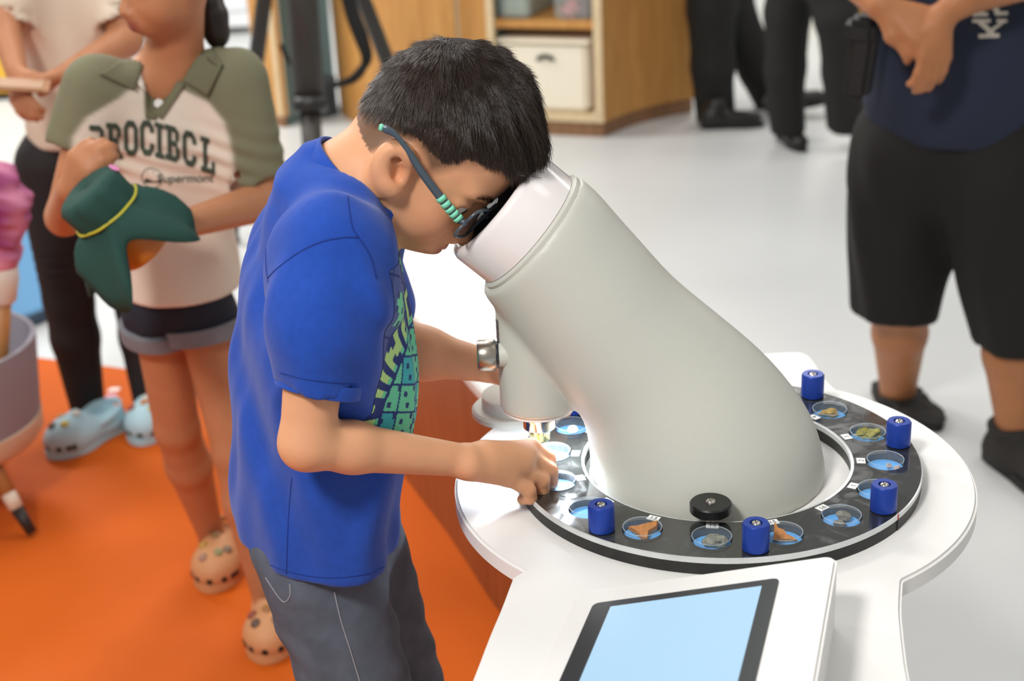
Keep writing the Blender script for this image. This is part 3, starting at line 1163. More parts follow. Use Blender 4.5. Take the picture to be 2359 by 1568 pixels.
def folds(P):
    q = P * np.array([1, 1, .35], np.float32)
    a = wob(q, 5, 70) * .0022 + wob(q, 6, 130) * .0011
    # drag lines from the armpit down to the back hem and across the belly
    u = (P[:, 0] + .20) * .55 + (P[:, 2] - .95) * .85
    w = np.exp(-((P[:, 0] + .24) / .07) ** 2 - ((P[:, 2] - .93) / .14) ** 2)
    a = a + .0048 * w * np.sin((P[:, 0] * 95 + P[:, 2] * 28))
    w2 = np.exp(-((P[:, 0] + .12) / .05) ** 2 - ((P[:, 2] - .83) / .07) ** 2)
    a = a + .0045 * w2 * np.sin(P[:, 0] * 120 - P[:, 2] * 40)
    w3 = np.exp(-((P[:, 0] + .115) / .035) ** 2 - ((P[:, 2] - 1.07) / .06) ** 2)
    a = a + .0030 * w3 * np.sin(P[:, 0] * 150 + P[:, 2] * 55)
    return a.astype(np.float32)


NB = at(820, 424, 1.430)                    # base of the neck
nk = np.array([.74, 0, .67])
nk = nk / np.linalg.norm(nk)
shirt = [func(tor, .02)]
hd = (adir + np.array([-.10, -.05, 0]))
hd = (hd / np.linalg.norm(hd)).astype(np.float32)
slv = [cone(SRt, SR + adir * .06, .046, .0495, k=.045), cone(SR + adir * .05, hemR + adir * .02, .0490, .0395, k=.02)]
hemf = hemR.astype(np.float32)
sax = (hemR + adir * .02) - (SR + adir * .05)
sax = (sax / np.linalg.norm(sax)).astype(np.float32)


def sleeve(P):
    d = combine(slv, P)
    e = (P - hemf) @ hd
    d = np.maximum(d, e)
    q = P - hemf
    q = q - (q @ sax)[:, None] * sax
    return np.maximum(d, -np.maximum(np.sqrt((q * q).sum(1)) - .0305, -.022 - e)).astype(np.float32)


shirt += [func(sleeve, .05)]
ldir = (EL - SL) / np.linalg.norm(EL - SL)
shirt += [cone(SL, SL + ldir * .13, .052, .044, k=.045)]
shirt += [cone(at(785, 560, 1.385), at(760, 612, 1.330), .034, .046, k=.05), cone(at(800, 540, 1.48), at(795, 575, 1.53), .040, .048, k=.05)]
shirt += [cone(NB - nk * .032 - np.array([.006, 0, 0]), NB - nk * .054, .0615, .052, k=.03), func(folds, op='D')]
NBf, nkf = NB.astype(np.float32), nk.astype(np.float32)


def neck_cut(P):
    q = P - NBf
    h_ = q @ nkf
    q = q - h_[:, None] * nkf
    return np.maximum(np.sqrt((q * q).sum(1)) - (.0525 + .06 * np.clip(h_, 0, .2)), -.010 - h_).astype(np.float32)


shirt += [func(neck_cut, .006, 'S')]
hn = np.array([-.08, .02, -1.0])
shirt += [plane((-.21, YB, hemz), hn, k=.003)]
shirt += [func(lambda P: np.maximum(tor_in(P), P[:, 2] - (hemz + .018)), k=.003, op='S')]
sl_c = SL + ldir * .125
shirt += [func(lambda P: np.where(np.linalg.norm(P - sl_c.astype(np.float32), axis=1) < .07, -((P - sl_c.astype(np.float32)) @ ldir.astype(np.float32)), .1), k=.002, op='S')]
boy = thing('person', 'person in blue printed T-shirt and glasses bending over the microscope eyepiece', 'person', (-.2, 1.43, 0))
SV, SF = polygonize(shirt, (-.36, 1.20, .74), (-.04, 1.68, 1.24), .0036, smooth=3)
shirt_o = mesh_obj('t_shirt', SV, SF, M_shirt, boy)
SB = bvh_of(SV, SF)

# ---- head frame
HC_ = np.array([-.046, 1.450, 1.206])
pit = R(47)
hf = np.array([math.cos(pit), 0, -math.sin(pit)])
hu = np.array([math.sin(pit), 0, math.cos(pit)])
hl = np.array([0, 1.0, 0])
# slight turn of the head
Q = np.array(Matrix.Rotation(R(-12), 3, Vector(hu)) @ Matrix.Rotation(R(0), 3, Vector(hf)))
hf, hu, hl = Q @ hf, Q @ hu, Q @ hl
HR_ = np.stack([hf, hl, hu], 1)


def hp(f, l, u):
    return HC_ + hf * f + hl * l + hu * u


def hell(c, r, k=.012, op='U', rot=None):
    Rm = HR_ if rot is None else HR_ @ np.array(Matrix.Rotation(rot[0], 3, rot[1]))
    return ell(hp(*c), r, Rm, k, op)


def hcone(a, b, ra, rb, k=.01, op='U'):
    return cone(hp(*a), hp(*b), ra, rb, k, op)


head = [hell((-.004, 0, .002), (.0775, .0665, .0745)), hell((-.034, 0, -.034), (.040, .046, .044), .02)]
head += [hell((.024, 0, -.052), (.046, .052, .060), .03), hell((.046, 0, .000), (.026, .046, .040), .03)]
head += [hell((.024, 0, -.088), (.036, .044, .030), .025), hell((.050, 0, -.109), (.013, .017, .0125), .022)]
for s in (-1, 1):
    head += [hell((.040, s * .030, -.072), (.026, .023, .027), .022), hell((-.004, s * .047, -.074), (.022, .012, .022), .02)]
    head += [hell((.060, s * .026, -.026), (.012, .022, .007), .014)]
    head += [hell((.0745, s * .033, -.044), (.014, .018, .0105), .012, 'S')]
    head += [hell((.0560, s * .032, -.0450), (.0150, .0170, .0120), .006)]
    head += [hell((.0700, s * .0355, -.0465), (.0120, .0150, .0040), .003, 'S')]
head += [hcone((.066, 0, -.040), (.084, 0, -.074), .0065, .0090, .012)]
for s in (-1, 1):
    head += [hell((.074, s * .0105, -.0805), (.010, .0065, .0065), .006)]
head += [hell((.066, 0, -.099), (.010, .022, .013), .012)]
head += [hell((.0735, 0, -.0950), (.0065, .0165, .0045), .005), hell((.0715, 0, -.1025), (.0065, .0140, .0050), .005)]
head += [hell((.081, 0, -.0988), (.010, .0180, .0011), .002, 'S')]
# ears
EA = R(36)


def ept(a, b, o, s):          # a towards the face, b up the ear, o outwards
    a, b = a * .90, b * .94
    return (-.0060 + a * math.cos(EA) - b * math.sin(EA), s * (.0650 + o), -.0575 + a * math.sin(EA) + b * math.cos(EA))


for s in (-1, 1):
    head += [hell(ept(-.001, 0, .0055, s), (.0125, .0030, .0195), .004, 'U', (-EA, 'Y'))]
    hel = spline([ept(.011, .004, .003, s), ept(.010, .014, .008, s), ept(.002, .0225, .011, s), ept(-.009, .0210, .013, s), ept(-.0155, .011, .0135, s), ept(-.0155, -.002, .013, s), ept(-.010, -.013, .011, s), ept(-.002, -.020, .0085, s)], 15)
    head += chain([hp(*p) for p in hel], [.0032] * 12 + [.0040, .0050, .0056], k=.003)
    head += [hell(ept(.0015, -.002, .0115, s), (.0066, .0075, .0092), .002, 'S', (-EA, 'Y')), hell(ept(-.002, .013, .0125, s), (.0066, .0050, .0052), .002, 'S', (-EA, 'Y'))]
    head += [hcone(ept(-.008, .010, .009, s), ept(-.0085, -.008, .009, s), .0026, .0030, .003)]
    head += [hcone(ept(.0105, .0, .005, s), ept(.0085, -.009, .0055, s), .0036, .0036, .004)]
# neck, hidden trunk, arms
body = list(head)
body += [cone(hp(-.022, 0, -.040), NB - nk * .02, .046, .0500, k=.03), cone(NB - nk * .02, at(770, 620, YB), .046, .05, k=.03), cone(at(770, 620, YB), (-.205, YB, .85), .05, .06, k=.03)]
body += [cone(at(780, 560, 1.36), SR, .04, .036, k=.02), cone(SR, ER, .0335, .0250, k=.02), cone(at(780, 560, 1.5), SL, .04, .036, k=.02), cone(SL, EL, .034, .029, k=.02)]
fm = ER * .72 + WR * .28 + np.array([0, 0, .001])
body += [cone(ER, fm, .0245, .0240, k=.012), cone(fm, WR, .0238, .0165, k=.012)]
fl_ = EL * .7 + WL * .3
body += [cone(EL, fl_, .028, .029, k=.02), cone(fl_, WL, .029, .0185, k=.02)]


def lerp(a, b, t):
    return a + (b - a) * t


# right hand gripping the ring edge: palm from the wrist, four curled fingers, thumb on the far side
mcp = [at(1224, 1030, 1.405), at(1212, 1048, 1.388), at(1193, 1075, 1.371), at(1168, 1100, 1.356)]
pip = [at(1262, 1055, 1.418), at(1266, 1084, 1.402), at(1248, 1107, 1.386), at(1218, 1128, 1.366)]
dip = [at(1268, 1092, 1.420), at(1268, 1110, 1.404), at(1248, 1130, 1.388), at(1222, 1146, 1.370)]
tip = [at(1250, 1106, 1.424), at(1246, 1122, 1.408), at(1224, 1140, 1.394), at(1203, 1150, 1.378)]
fr = [.0082, .0085, .0082, .0072]
for i in range(4):
    body += [cone(WR + np.array([.004, (1.5 - i) * .006, -.002]), mcp[i], .0125, .0098, k=.010)]
body += [cone(lerp(WR, mcp[1], .35), lerp(mcp[1], mcp[2], .5), .016, .011, k=.014)]
for i in range(4):
    body += [cone(mcp[i], pip[i], fr[i] * 1.12, fr[i], k=.004), cone(pip[i], dip[i], fr[i] * 1.02, fr[i] * .92, k=.004), cone(dip[i], tip[i], fr[i] * .94, fr[i] * .82, k=.004)]
th = [lerp(WR, mcp[0], .25) + np.array([0, .012, -.008]), at(1180, 1040, 1.425), at(1225, 1068, 1.432), at(1240, 1085, 1.428)]
body += chain(th, [.0125, .0105, .0090, .0072], k=.008)
# left hand resting behind the nose of the microscope
wd = np.array([.9, -.12, -.25])
wd = wd / np.linalg.norm(wd)
sd = np.cross(wd, (0, 0, 1))
sd = sd / np.linalg.norm(sd)
pc = WL + wd * .045
body += [cone(WL, pc, .018, .019, k=.012, sq=((0, 0, 1), .75))]
for i in range(4):
    a = pc + sd * (.024 - .016 * i)
    b = a + wd * .030 + np.array([0, 0, -.004])
    c = b + wd * .012 + np.array([0, 0, -.020])
    body += [cone(WL + wd * .01, a, .012, .0105, k=.010), cone(a, b, .0088, .0080, k=.004), cone(b, c, .0080, .0068, k=.004)]
tb_ = WL + wd * .012 + sd * .020
body += chain([tb_, tb_ + wd * .022 + sd * .014 + np.array([0, 0, -.006]), tb_ + wd * .040 + sd * .012 + np.array([0, 0, -.016])], [.011, .0095, .0075], k=.008)
BV, BF = polygonize(body, (-.30, 1.20, .78), (.09, 1.72, 1.31), .0025, smooth=1)
# skin tone: lips a little redder, cheeks and knuckles slightly ruddy
base = np.array(lin('#d69d76')[:3])
tint = np.tile(base, (len(BV), 1))
hv = (BV - HC_) @ HR_


def blend(mask, c):
    global tint
    tint = tint * (1 - mask[:, None]) + np.array(lin(c)[:3]) * mask[:, None]


blend(.55 * np.exp(-((hv[:, 0] - .05) / .03) ** 2 - ((np.abs(hv[:, 1]) - .038) / .025) ** 2 - ((hv[:, 2] + .07) / .025) ** 2), '#d28a66')
blend(np.clip(1.2 * np.exp(-((hv[:, 0] - .076) / .012) ** 4 - (hv[:, 1] / .0175) ** 4 - ((hv[:, 2] + .0990) / .0085) ** 4), 0, .9), '#a9604e')
blend(.5 * np.exp(-((hv[:, 0] + .006) / .02) ** 2 - ((np.abs(hv[:, 1]) - .072) / .016) ** 2 - ((hv[:, 2] + .063) / .03) ** 2), '#d2845c')
for q in pip + dip:
    blend(.28 * np.exp(-(np.linalg.norm(BV - q, axis=1) / .010) ** 2), '#c37a58')
# closely cropped hair darkens the skin below the hairline at temple and nape
hl_f = [-.085, -.065, -.045, -.026, -.012, .004, .015, .024, .036, .054, .078]
hl_u = [-.100, -.094, -.078, -.048, -.026, -.034, -.040, -.026, -.006, .008, .018]


def hairline(f):
    return np.interp(f, hl_f, hl_u)


edge = hv[:, 2] - hairline(hv[:, 0])
m = np.clip((edge + .014) / .022, 0, 1) * (hv[:, 0] < .055) * (np.linalg.norm(hv, axis=1) < np.where(hv[:, 0] < -.02, .098, .09)) * (np.linalg.norm(hv - np.array([-.006, 0, -.0575]) * [1, 0, 1] - hv * [0, 1, 0], axis=1) > .016) * np.clip((np.linalg.norm((hv - np.array([-.006, 0, -.0575]))[:, [0, 2]], axis=1) - .018) / .014, 0, 1)
blend(.8 * m, '#3a281c')
mesh_obj('body', BV, BF, M_skin, boy, color=tint)

# eyes and brows
M_eyew = mat('eye_white', '#e9e4de', .2)
M_iris = mat('dark_iris', '#1c120c', .15)
for s in (-1, 1):
    c = hp(.0545, s * .0325, -.0460)
    bm = bmesh.new()
    bmesh.ops.create_uvsphere(bm, u_segments=24, v_segments=16, radius=.0130)
    bmesh.ops.translate(bm, verts=bm.verts[:], vec=Vector(c))
    e = bm_obj('eye', bm, M_eyew, boy, True)
    g = Vector(hf * .93 + hl * s * -.05 + hu * -.28).normalized()
    Mi = Matrix.Translation(Vector(c) + g * .0126) @ g.to_track_quat('Z', 'Y').to_matrix().to_4x4()
    lathe_obj('iris', [(.0058, -.0008), (.0045, .0004), (0, .0009)], M_iris, e, 24, Mi, caps=False)
HB = bvh_of(BV, BF)


def strands(name, roots, dirs, lens, m, parent, w0=.00028, seg=4, droop=None, sides=3):
    """thin tapering hairs; dirs: (first direction, last direction) per root"""
    n = len(roots)
    d0, d1 = dirs
    P = []
    p = roots.copy()
    for i in range(seg + 1):
        P.append(p.copy())
        t = i / seg
        d = d0 * (1 - t) + d1 * t
        d = d / (np.linalg.norm(d, axis=1, keepdims=True) + 1e-9)
        p = p + d * (lens / seg)[:, None]
    V, Fq = [], []
    a = np.cross(d0, d1 + np.array([.013, .021, .017]))
    a = a / (np.linalg.norm(a, axis=1, keepdims=True) + 1e-9)
    b = np.cross(d0, a)
    for i in range(seg + 1):
        w = w0 * (1 - .8 * (i / seg) ** 1.6)
        for k in range(sides):
            q = 2 * math.pi * k / sides
            V.append(P[i] + (a * math.cos(q) + b * math.sin(q)) * w)
    V = np.stack(V, 1).reshape(-1, 3)
    S = (seg + 1) * sides
    one = []
    for i in range(seg):
        for k in range(sides):
            j = (k + 1) % sides
            one.append((i * sides + k, i * sides + j, (i + 1) * sides + j, (i + 1) * sides + k))
    one = np.array(one)
    Fq = (one[None] + (np.arange(n) * S)[:, None, None]).reshape(-1, 4)
    return mesh_obj(name, V, Fq.astype(np.int32), m, parent)


# brow hairs
rb, d0, d1 = [], [], []
for s in (-1, 1):
    for i in range(260):
        t = rng.uniform()
        p = hp(.095, s * (.014 + .034 * t), -.0245 + .006 * math.sin(t * 2.6) + rng.normal(0, .0016) - .004 * t)
        h = HB.ray_cast(Vector(p), Vector(-hf))
        if h[0] is None:
            continue
        rb.append(np.array(h[0]))
        d0.append(hl * s + np.array(h[1]) * .35 + hu * .2)
        d1.append(hl * s - hu * .15)
rb, d0, d1 = map(np.array, (rb, d0, d1))
strands('eyebrows', rb, (d0, d1), rng.uniform(.004, .008, len(rb)), M_hair, boy, .00020, 3)

# hair: under-layer shell + hairs combed away from the crown whorl
cap = [hell((-.002, 0, .004), (.0835, .0708, .0815)), hell((-.034, 0, -.034), (.0425, .0485, .0465), .02), hell((.054, 0, .014), (.028, .046, .034), .03)]
GH = np.array([[math.cos(a), math.sin(a)] for a in np.linspace(0, 6.283, 97)])


def cap_cut(P):
    q = (P - HC_.astype(np.float32)) @ HR_.astype(np.float32)
    return (hairline(q[:, 0]) + .004 + .0 * q[:, 1] - q[:, 2]).astype(np.float32) * .8


def crop(P):
    q = (P - HC_.astype(np.float32)) @ HR_.astype(np.float32)
    t = np.clip((q[:, 2] - hairline(q[:, 0])) / .045, 0, 1)
    return ((1 - t) * .0060).astype(np.float32)


rootshell = cap + [func(lambda P: cap_cut(P) - .006, .004, 'I')]
cap = cap + [func(crop, op='D'), func(lambda P: cap_cut(P) + .006, .006, 'I')]
CV, CF = polygonize(cap, HC_ - .11, HC_ + .11, .0030, smooth=2)
hair = mesh_obj('hair', CV, CF, mat('hair_underlayer', '#2a2019', .75, spec=.15), boy)
CV, CF = polygonize(rootshell, HC_ - .11, HC_ + .11, .0032, smooth=2)
whorl = np.array([-.052, .004, .058])
tri = CV[CF]
cc = tri.mean(1)
ar = np.linalg.norm(np.cross(tri[:, 2] - tri[:, 0], tri[:, 3] - tri[:, 1]), axis=1)
nn = np.cross(tri[:, 2] - tri[:, 0], tri[:, 3] - tri[:, 1])
nn = nn / (np.linalg.norm(nn, axis=1, keepdims=True) + 1e-12)
qc = (cc - HC_) @ HR_
outer = (np.sum((cc - HC_) * nn, 1) > .03)
pr_ = ar * outer * np.clip(.25 + (qc[:, 2] - hairline(qc[:, 0]) + .006) / .020, .12, 1)
NST = 56000
ix = rng.choice(len(cc), NST, p=pr_ / pr_.sum())
uv = rng.uniform(-.5, .5, (NST, 2))
roots = cc[ix] - nn[ix] * .0030 + (tri[ix, 1] - tri[ix, 0]) * uv[:, :1] + (tri[ix, 3] - tri[ix, 0]) * uv[:, 1:]
q = (roots - HC_) @ HR_
N = nn[ix] @ HR_
fl = q - whorl
fl = fl + np.stack([.25 * fl[:, 1] * 0 + .01 + 0 * fl[:, 0], .25 * fl[:, 0], 0 * fl[:, 0]], 1) * .6
fl = fl - N * (fl * N).sum(1, keepdims=True)
fl = fl / (np.linalg.norm(fl, axis=1, keepdims=True) + 1e-9)
clump = np.stack([np.sin(q[:, 0] * 310 + q[:, 1] * 190), np.sin(q[:, 1] * 280 + q[:, 2] * 240), np.sin(q[:, 2] * 330 + q[:, 0] * 160)], 1) * .16
fl = fl + np.array([.5, 0, 0]) * np.exp(-(np.linalg.norm(q - whorl, axis=1) / .03) ** 2)[:, None] + clump + rng.normal(0, .09, fl.shape)
top = np.clip((q[:, 2] - hairline(q[:, 0]) - .006) / .06, 0, 1)
front = np.clip((q[:, 0] - .005) / .05, 0, 1) * np.clip((q[:, 2] + .0) / .03, 0, 1)
L = .0050 + .017 * top ** 1.5 + .022 * front
L = L * rng.uniform(.7, 1.2, NST)
lift = .26 + .22 * top - .2 * front
D0 = (fl + N * lift[:, None]) @ HR_.T
D1 = (fl - N * (.18 + .25 * front)[:, None]) @ HR_.T
D1 = D1 + np.array([0, 0, -.25]) * front[:, None]
strands('hair_strands', roots, (D0, D1), L, M_hair, hair, .00023, 3)

# ---- glasses
M_frame = mat('slate_grey_frame', '#46525c', .28, spec=.6)
M_mint = mat('mint_rubber', '#7fd8b4', .5)
M_lens = mat('tinted_lens', '#1e3440', .05, spec=.8, alpha=.55)
gl = thing('glasses', 'slate grey glasses with mint grips worn at the microscope eyepiece', 'glasses', tuple(hp(.08, 0, -.05)))
tp = [(880, 294, 1.3745), (893, 299, 1.3735), (912, 311, 1.3730), (932, 336, 1.3725), (950, 363, 1.3725), (975, 402, 1.3730), (1005, 442, 1.3745), (1035, 480, 1.3770), (1062, 510, 1.3800)]
tp3 = spline([at(*p) for p in tp], 28)
wdt = np.interp(np.linspace(0, 1, 28), [0, .12, .3, .55, .8, 1], [.0030, .0042, .0024, .0038, .0042, .0040])
tm = tube_obj('temple', tp3, wdt, M_frame, gl, 10, .45, up=(.6, 0, .8))
far = [p + hl * 2 * ((HC_ - p) @ hl) for p in tp3]
tube_obj('temple', far, wdt, M_frame, gl, 10, .45, up=(.6, 0, .8))
tube_obj('temple_tip', [at(873, 292, 1.3745), at(877, 293, 1.3745), at(882, 295, 1.3744)], [.0024, .0036, .0036], M_mint, tm, 10, .5, up=(.6, 0, .8))
for i in range(5):
    t0 = 21.2 + i * 1.15
    a, b = [np.array([np.interp(s_, range(28), tp3[:, k]) for k in range(3)]) for s_ in (t0, t0 + .8)]
    tube_obj('grip_rib', [a, b], .0051, M_mint, tm, 8, .55, up=(.6, 0, .8))
fc = (hp(*((tp3[-1] - HC_) @ HR_)))
hq = (tp3[-1] - HC_) @ HR_
for s in (-1, 1):
    pts = []
    for a in np.linspace(0, 2 * math.pi, 29)[:-1]:
        cx, cy = abs(math.cos(a)) ** .42 * np.sign(math.cos(a)), abs(math.sin(a)) ** .42 * np.sign(math.sin(a))
        lx = .0345 + .0265 * cx
        uu = -.0485 + .0190 * cy
        ff = hq[0] + .0125 - .010 * ((lx - .010) / .055) ** 2
        pts.append(hp(ff, s * lx, uu))
    rim = tube_obj('lens_rim', pts + [pts[0]], .0016, M_frame, gl, 8)
    cl = np.mean(pts, 0)
    mesh_obj('lens', [*pts, cl], [(i, (i + 1) % 28, 28) for i in range(28)], M_lens, gl)
    tube_obj('hinge', [pts[0], tp3[-1] if s < 0 else far[-1]], .0030, M_frame, gl, 8)
tube_obj('bridge', [hp(hq[0] + .0124, -.009, -.044), hp(hq[0] + .0145, 0, -.042), hp(hq[0] + .0124, .009, -.044)], .0020, M_frame, gl, 8)

# ---- collar, seams
rb_ = []
ca, cb = Vector(np.cross(nk, (0, 1, 0))).normalized(), Vector((0, 1, 0))
for a in np.linspace(0, 2 * math.pi, 49):
    d = ca * math.cos(a) + cb * math.sin(a)
    h = SB.ray_cast(Vector(NB - nk * .001), d)
    p = Vector(NB) + d * .0545
    rb_.append(p)
cv, cf = [], []
kk = 49
prof = [(.0530, -.012), (.0580, -.010), (.0592, .000), (.0580, .009), (.0558, .0115), (.0535, .009), (.0525, 0)]
for a in np.linspace(0, 2 * math.pi, kk)[:-1]:
    d = ca * math.cos(a) + cb * math.sin(a) * 1.02
    sag = -.004 * math.cos(a)
    for r_, z_ in prof:
        cv.append(tuple(Vector(NB) + d * r_ + Vector(nk) * (z_ + sag + .002)))
m_ = len(prof)
for i in range(kk - 1):
    j = (i + 1) % (kk - 1)
    for k in range(m_):
        l = (k + 1) % m_
        cf.append((i * m_ + k, j * m_ + k, j * m_ + l, i * m_ + l))
mesh_obj('collar', cv, cf, M_shirt, shirt_o)


def seam(name, px, parent, bvh, m, r=.0008, n=30, lift=.0001):
    pts = []
    for x, y in spline(px, n):
        h = bvh.ray_cast(Vector(EYE), Vector(ray(x, y)).normalized())
        if h[0] is not None:
            pts.append(h[0] + h[1] * lift * (1 if h[1].dot(Vector(ray(x, y))) < 0 else -1))
    if len(pts) > 2:
        return tube_obj(name, pts, r, m, parent, 6)


seam('shoulder_seam', [(617, 640), (640, 617), (690, 580), (740, 557), (790, 547), (826, 547)], shirt_o, SB, M_seam)
seam('shoulder_seam', [(800, 452), (805, 490), (812, 525), (828, 550), (850, 585), (866, 640)], shirt_o, SB, M_seam)
Mh_ = Matrix.Translation(Vector(hemR)) @ Vector(hd.astype(float)).to_track_quat('Z', 'Y').to_matrix().to_4x4()
lathe_obj('sleeve_band', [(.0335, -.010), (.0402, -.012), (.0412, -.006), (.0408, .0012), (.0385, .0022), (.0350, .0016), (.0335, -.002)], M_shirt, shirt_o, 48, Mh_, caps=False)
seam('sleeve_hem', [(645, 858), (700, 872), (760, 880), (822, 884)], shirt_o, SB, M_seam, .0006)
seam('back_seam', [(613, 570), (613, 610), (618, 650)], shirt_o, SB, M_seam)
seam('side_seam', [(672, 1100), (664, 1200), (660, 1320)], shirt_o, SB, M_seam, .0006)
seam('bottom_hem', [(545, 1250), (600, 1290), (680, 1320), (760, 1330), (840, 1322), (885, 1305)], shirt_o, SB, M_seam, .0006)

# ---- printed front of the T-shirt (flat print: lettering arc over coloured block panels)
FONT = {'M': ['10001', '11011', '10101', '10001', '10001'], 'I': ['1', '1', '1', '1', '1'], 'N': ['1001', '1101', '1111', '1011', '1001'], 'E': ['111', '100', '110', '100', '111'],
        'C': ['111', '100', '100', '100', '111'], 'R': ['1110', '1001', '1110', '1010', '1001'], 'A': ['0110', '1001', '1111', '1001', '1001'], 'F': ['111', '100', '110', '100', '100'], 'T': ['111', '010', '010', '010', '010']}
navy, deep, slate, lime, teal_, aqua = [np.array(lin(c)[:3]) for c in ('#22366f', '#1a2f74', '#4c5a96', '#b4dc8a', '#6acfa4', '#3fb0b8')]
word = 'MINECRAFT'
colsW = []
for ch in word:
    g_ = FONT[ch]
    for c_ in range(len(g_[0])):
        colsW.append([int(g_[r_][c_]) for r_ in range(5)])
    colsW.append([0] * 5)
colsW = np.array(colsW[:-1])
fd = np.array([math.cos(YAW), math.sin(YAW), 0])
sdir = np.array([math.sin(YAW), -math.cos(YAW), 0])   # towards the photographer
PW, PH, NU, NV_ = .262, .300, 230, 265
org = np.array([-.19, YB, .945])


def print_colour(u, v):
    """u across the chest in metres (+ towards the photographer), v up; returns colour or None"""
    w = .105 - .010 * math.sin(v * 60) * 0
    if abs(u) > .118 or v < -.040 + .10 * max(0, u) or v > .165 or (abs(u) > .10 and v > .12):
        return None
    # lettering on a steep arch
    cy0 = -.012
    rr_ = math.hypot(u, v - cy0)
    an = math.atan2(u, v - cy0)
    RA, RB = .086, .128
    if RA < rr_ < RB and abs(an) < 1.45:
        row = (rr_ - RA - .004) / ((RB - RA - .008) / 5)
        ccol = (-an + 1.40) / 2.80 * len(colsW)
        i_, j_ = int(math.floor(ccol)), 4 - int(math.floor(row))
        if 0 <= i_ < len(colsW) and 0 <= j_ < 5 and row >= 0 and colsW[i_][j_]:
            return lime if row > .8 else teal_
        return deep
    # block panels above and below
    if rr_ <= RA and v > -.045:
        k1, k2 = int(math.floor((u + v * .3 + 5) / .034)), int(math.floor((v - u * .4 + 5) / .030))
        e1, e2 = ((u + v * .3 + 5) / .034) % 1, ((v - u * .4 + 5) / .030) % 1
        if e1 < .07 or e2 < .08:
            return deep
        if (int(e1 * 6) + int(e2 * 5) * 3 + k1) % 7 == 0:
            return navy
        return (teal_, aqua, teal_)[(k1 * 2 + k2) % 3]
    if rr_ >= RB or abs(an) >= 1.45:
        p_, q_ = u * .9 + v * .45, v * .9 - u * .45
        k1, k2 = int(math.floor((p_ + 5) / .062)), int(math.floor((q_ + 5) / .058))
        e1, e2 = ((p_ + 5) / .062) % 1, ((q_ + 5) / .058) % 1
        if e1 < .035 or e2 < .04:
            return deep
        b1, b2 = int(e1 * 9), int(e2 * 9)
        h_ = (k1 * 7 + k2 * 5) % 4
        inside = (0 < b1 < 4 + h_ and 1 < b2 < 5) or (2 < b1 < 7 and 3 < b2 < 6 + h_)
        if inside and h_ != 0:
            if (b1 % 3 == 0 and b2 % 2 == 0):
                return navy
            return (teal_ * .85 + lime * .15) if v > .05 else teal_
        return slate
    return None


pv, pc_, gi = [], [], {}
for j in range(NV_ + 1):
    for i in range(NU + 1):
        u, v = (i / NU - .5) * PW, (j / NV_) * PH - .06
        c_ = print_colour(u, v)
        if c_ is None:
            continue
        p = org + sdir * u + np.array([0, 0, v]) + fd * .4
        h = SB.ray_cast(Vector(p), Vector(-fd))
        if h[0] is None or h[1].dot(Vector(fd)) < .02:
            continue
        if np.array(h[0])[1] < YB - .134:
            continue
        gi[(i, j)] = len(pv)
        pv.append(tuple(h[0] + h[1] * .0006))
        pc_.append(c_)
pf = [(gi[(i, j)], gi[(i + 1, j)], gi[(i + 1, j + 1)], gi[(i, j + 1)]) for (i, j) in gi if (i + 1, j) in gi and (i, j + 1) in gi and (i + 1, j + 1) in gi]
mesh_obj('chest_print', pv, pf, mat('screen_print', '#42508a', .75, attr='tint', bump=.2, bscale=1400, bdist=.0006), shirt_o, color=np.array(pc_))

# ---- jeans and shoes
hipR, kneR, ankR = np.array([-.222, 1.385, .80]), np.array([-.150, 1.350, .43]), np.array([-.190, 1.375, .085])
hipL, kneL, ankL = np.array([-.205, 1.480, .80]), np.array([-.140, 1.500, .43]), np.array([-.175, 1.495, .085])


def jfold(P):
    return (wob(P * np.array([1, 1, 1.6], np.float32), 15, 75) * .0016 + np.sin(P[:, 2] * 150 + P[:, 0] * 60) * .0009).astype(np.float32)


UPZ = np.array([0, 0, 1.0])
jean = [cone((-.218, 1.43, .83), (-.214, 1.43, .76), .066, .070, k=.03)]
for hp_, kn, an in ((hipR, kneR, ankR), (hipL, kneL, ankL)):
    jean += [cone(hp_ - UPZ * .03, kn, .066, .050, k=.03), cone(kn, an, .050, .040, k=.02)]
jean += [func(jfold, op='D'), plane((0, 0, .06), (0, 0, -1)), plane((0, 0, .80), (0, 0, 1))]
JV, JF = polygonize(jean, (-.34, 1.26, .05), (-.05, 1.60, .86), .0055, smooth=2)
jean_o = mesh_obj('jeans', JV, JF, M_jean, boy)
JB = bvh_of(JV, JF)
seam('side_seam', [(770, 1362), (786, 1430), (808, 1500), (832, 1580)], jean_o, JB, M_stitch, .0009)
seam('pocket_seam', [(612, 1330), (640, 1372), (656, 1386), (668, 1372), (668, 1345)], jean_o, JB, M_stitch, .0008)
M_sneak = mat('dark_trainer', '#3a3d44', .6)
M_sole = mat('white_rubber_sole', '#dddbd5', .6)
for an in (ankR, ankL):
    sh = [cone(an + [-.01, 0, -.02], an + [.0, 0, .01], .036, .038, k=.02), cone(an + [-.025, 0, -.045], an + [.10, 0, -.052], .034, .030, k=.03, sq=((0, 0, 1), .95)), plane((0, 0, .0225), (0, 0, -1))]
    v, f_ = polygonize(sh, an - [.1, .07, .1], an + [.2, .07, .06], .006)
    so = mesh_obj('shoe', v, f_, M_sneak, boy)
    sp = [tuple((an + np.array([x, y, 0]))[:2]) for x, y in spline([(-.06, 0), (-.03, .036), (.05, .037), (.11, .034), (.138, 0), (.11, -.034), (.05, -.037), (-.03, -.036), (-.06, 0)], 32)[:-1]]
    prism('sole', sp, .003, .026, M_sole, so)
# ------------------------------------------------------------------ other people
UP = np.array([0, 0, 1.0])


def unit(v):
    v = np.asarray(v, float)
    return v / np.linalg.norm(v)


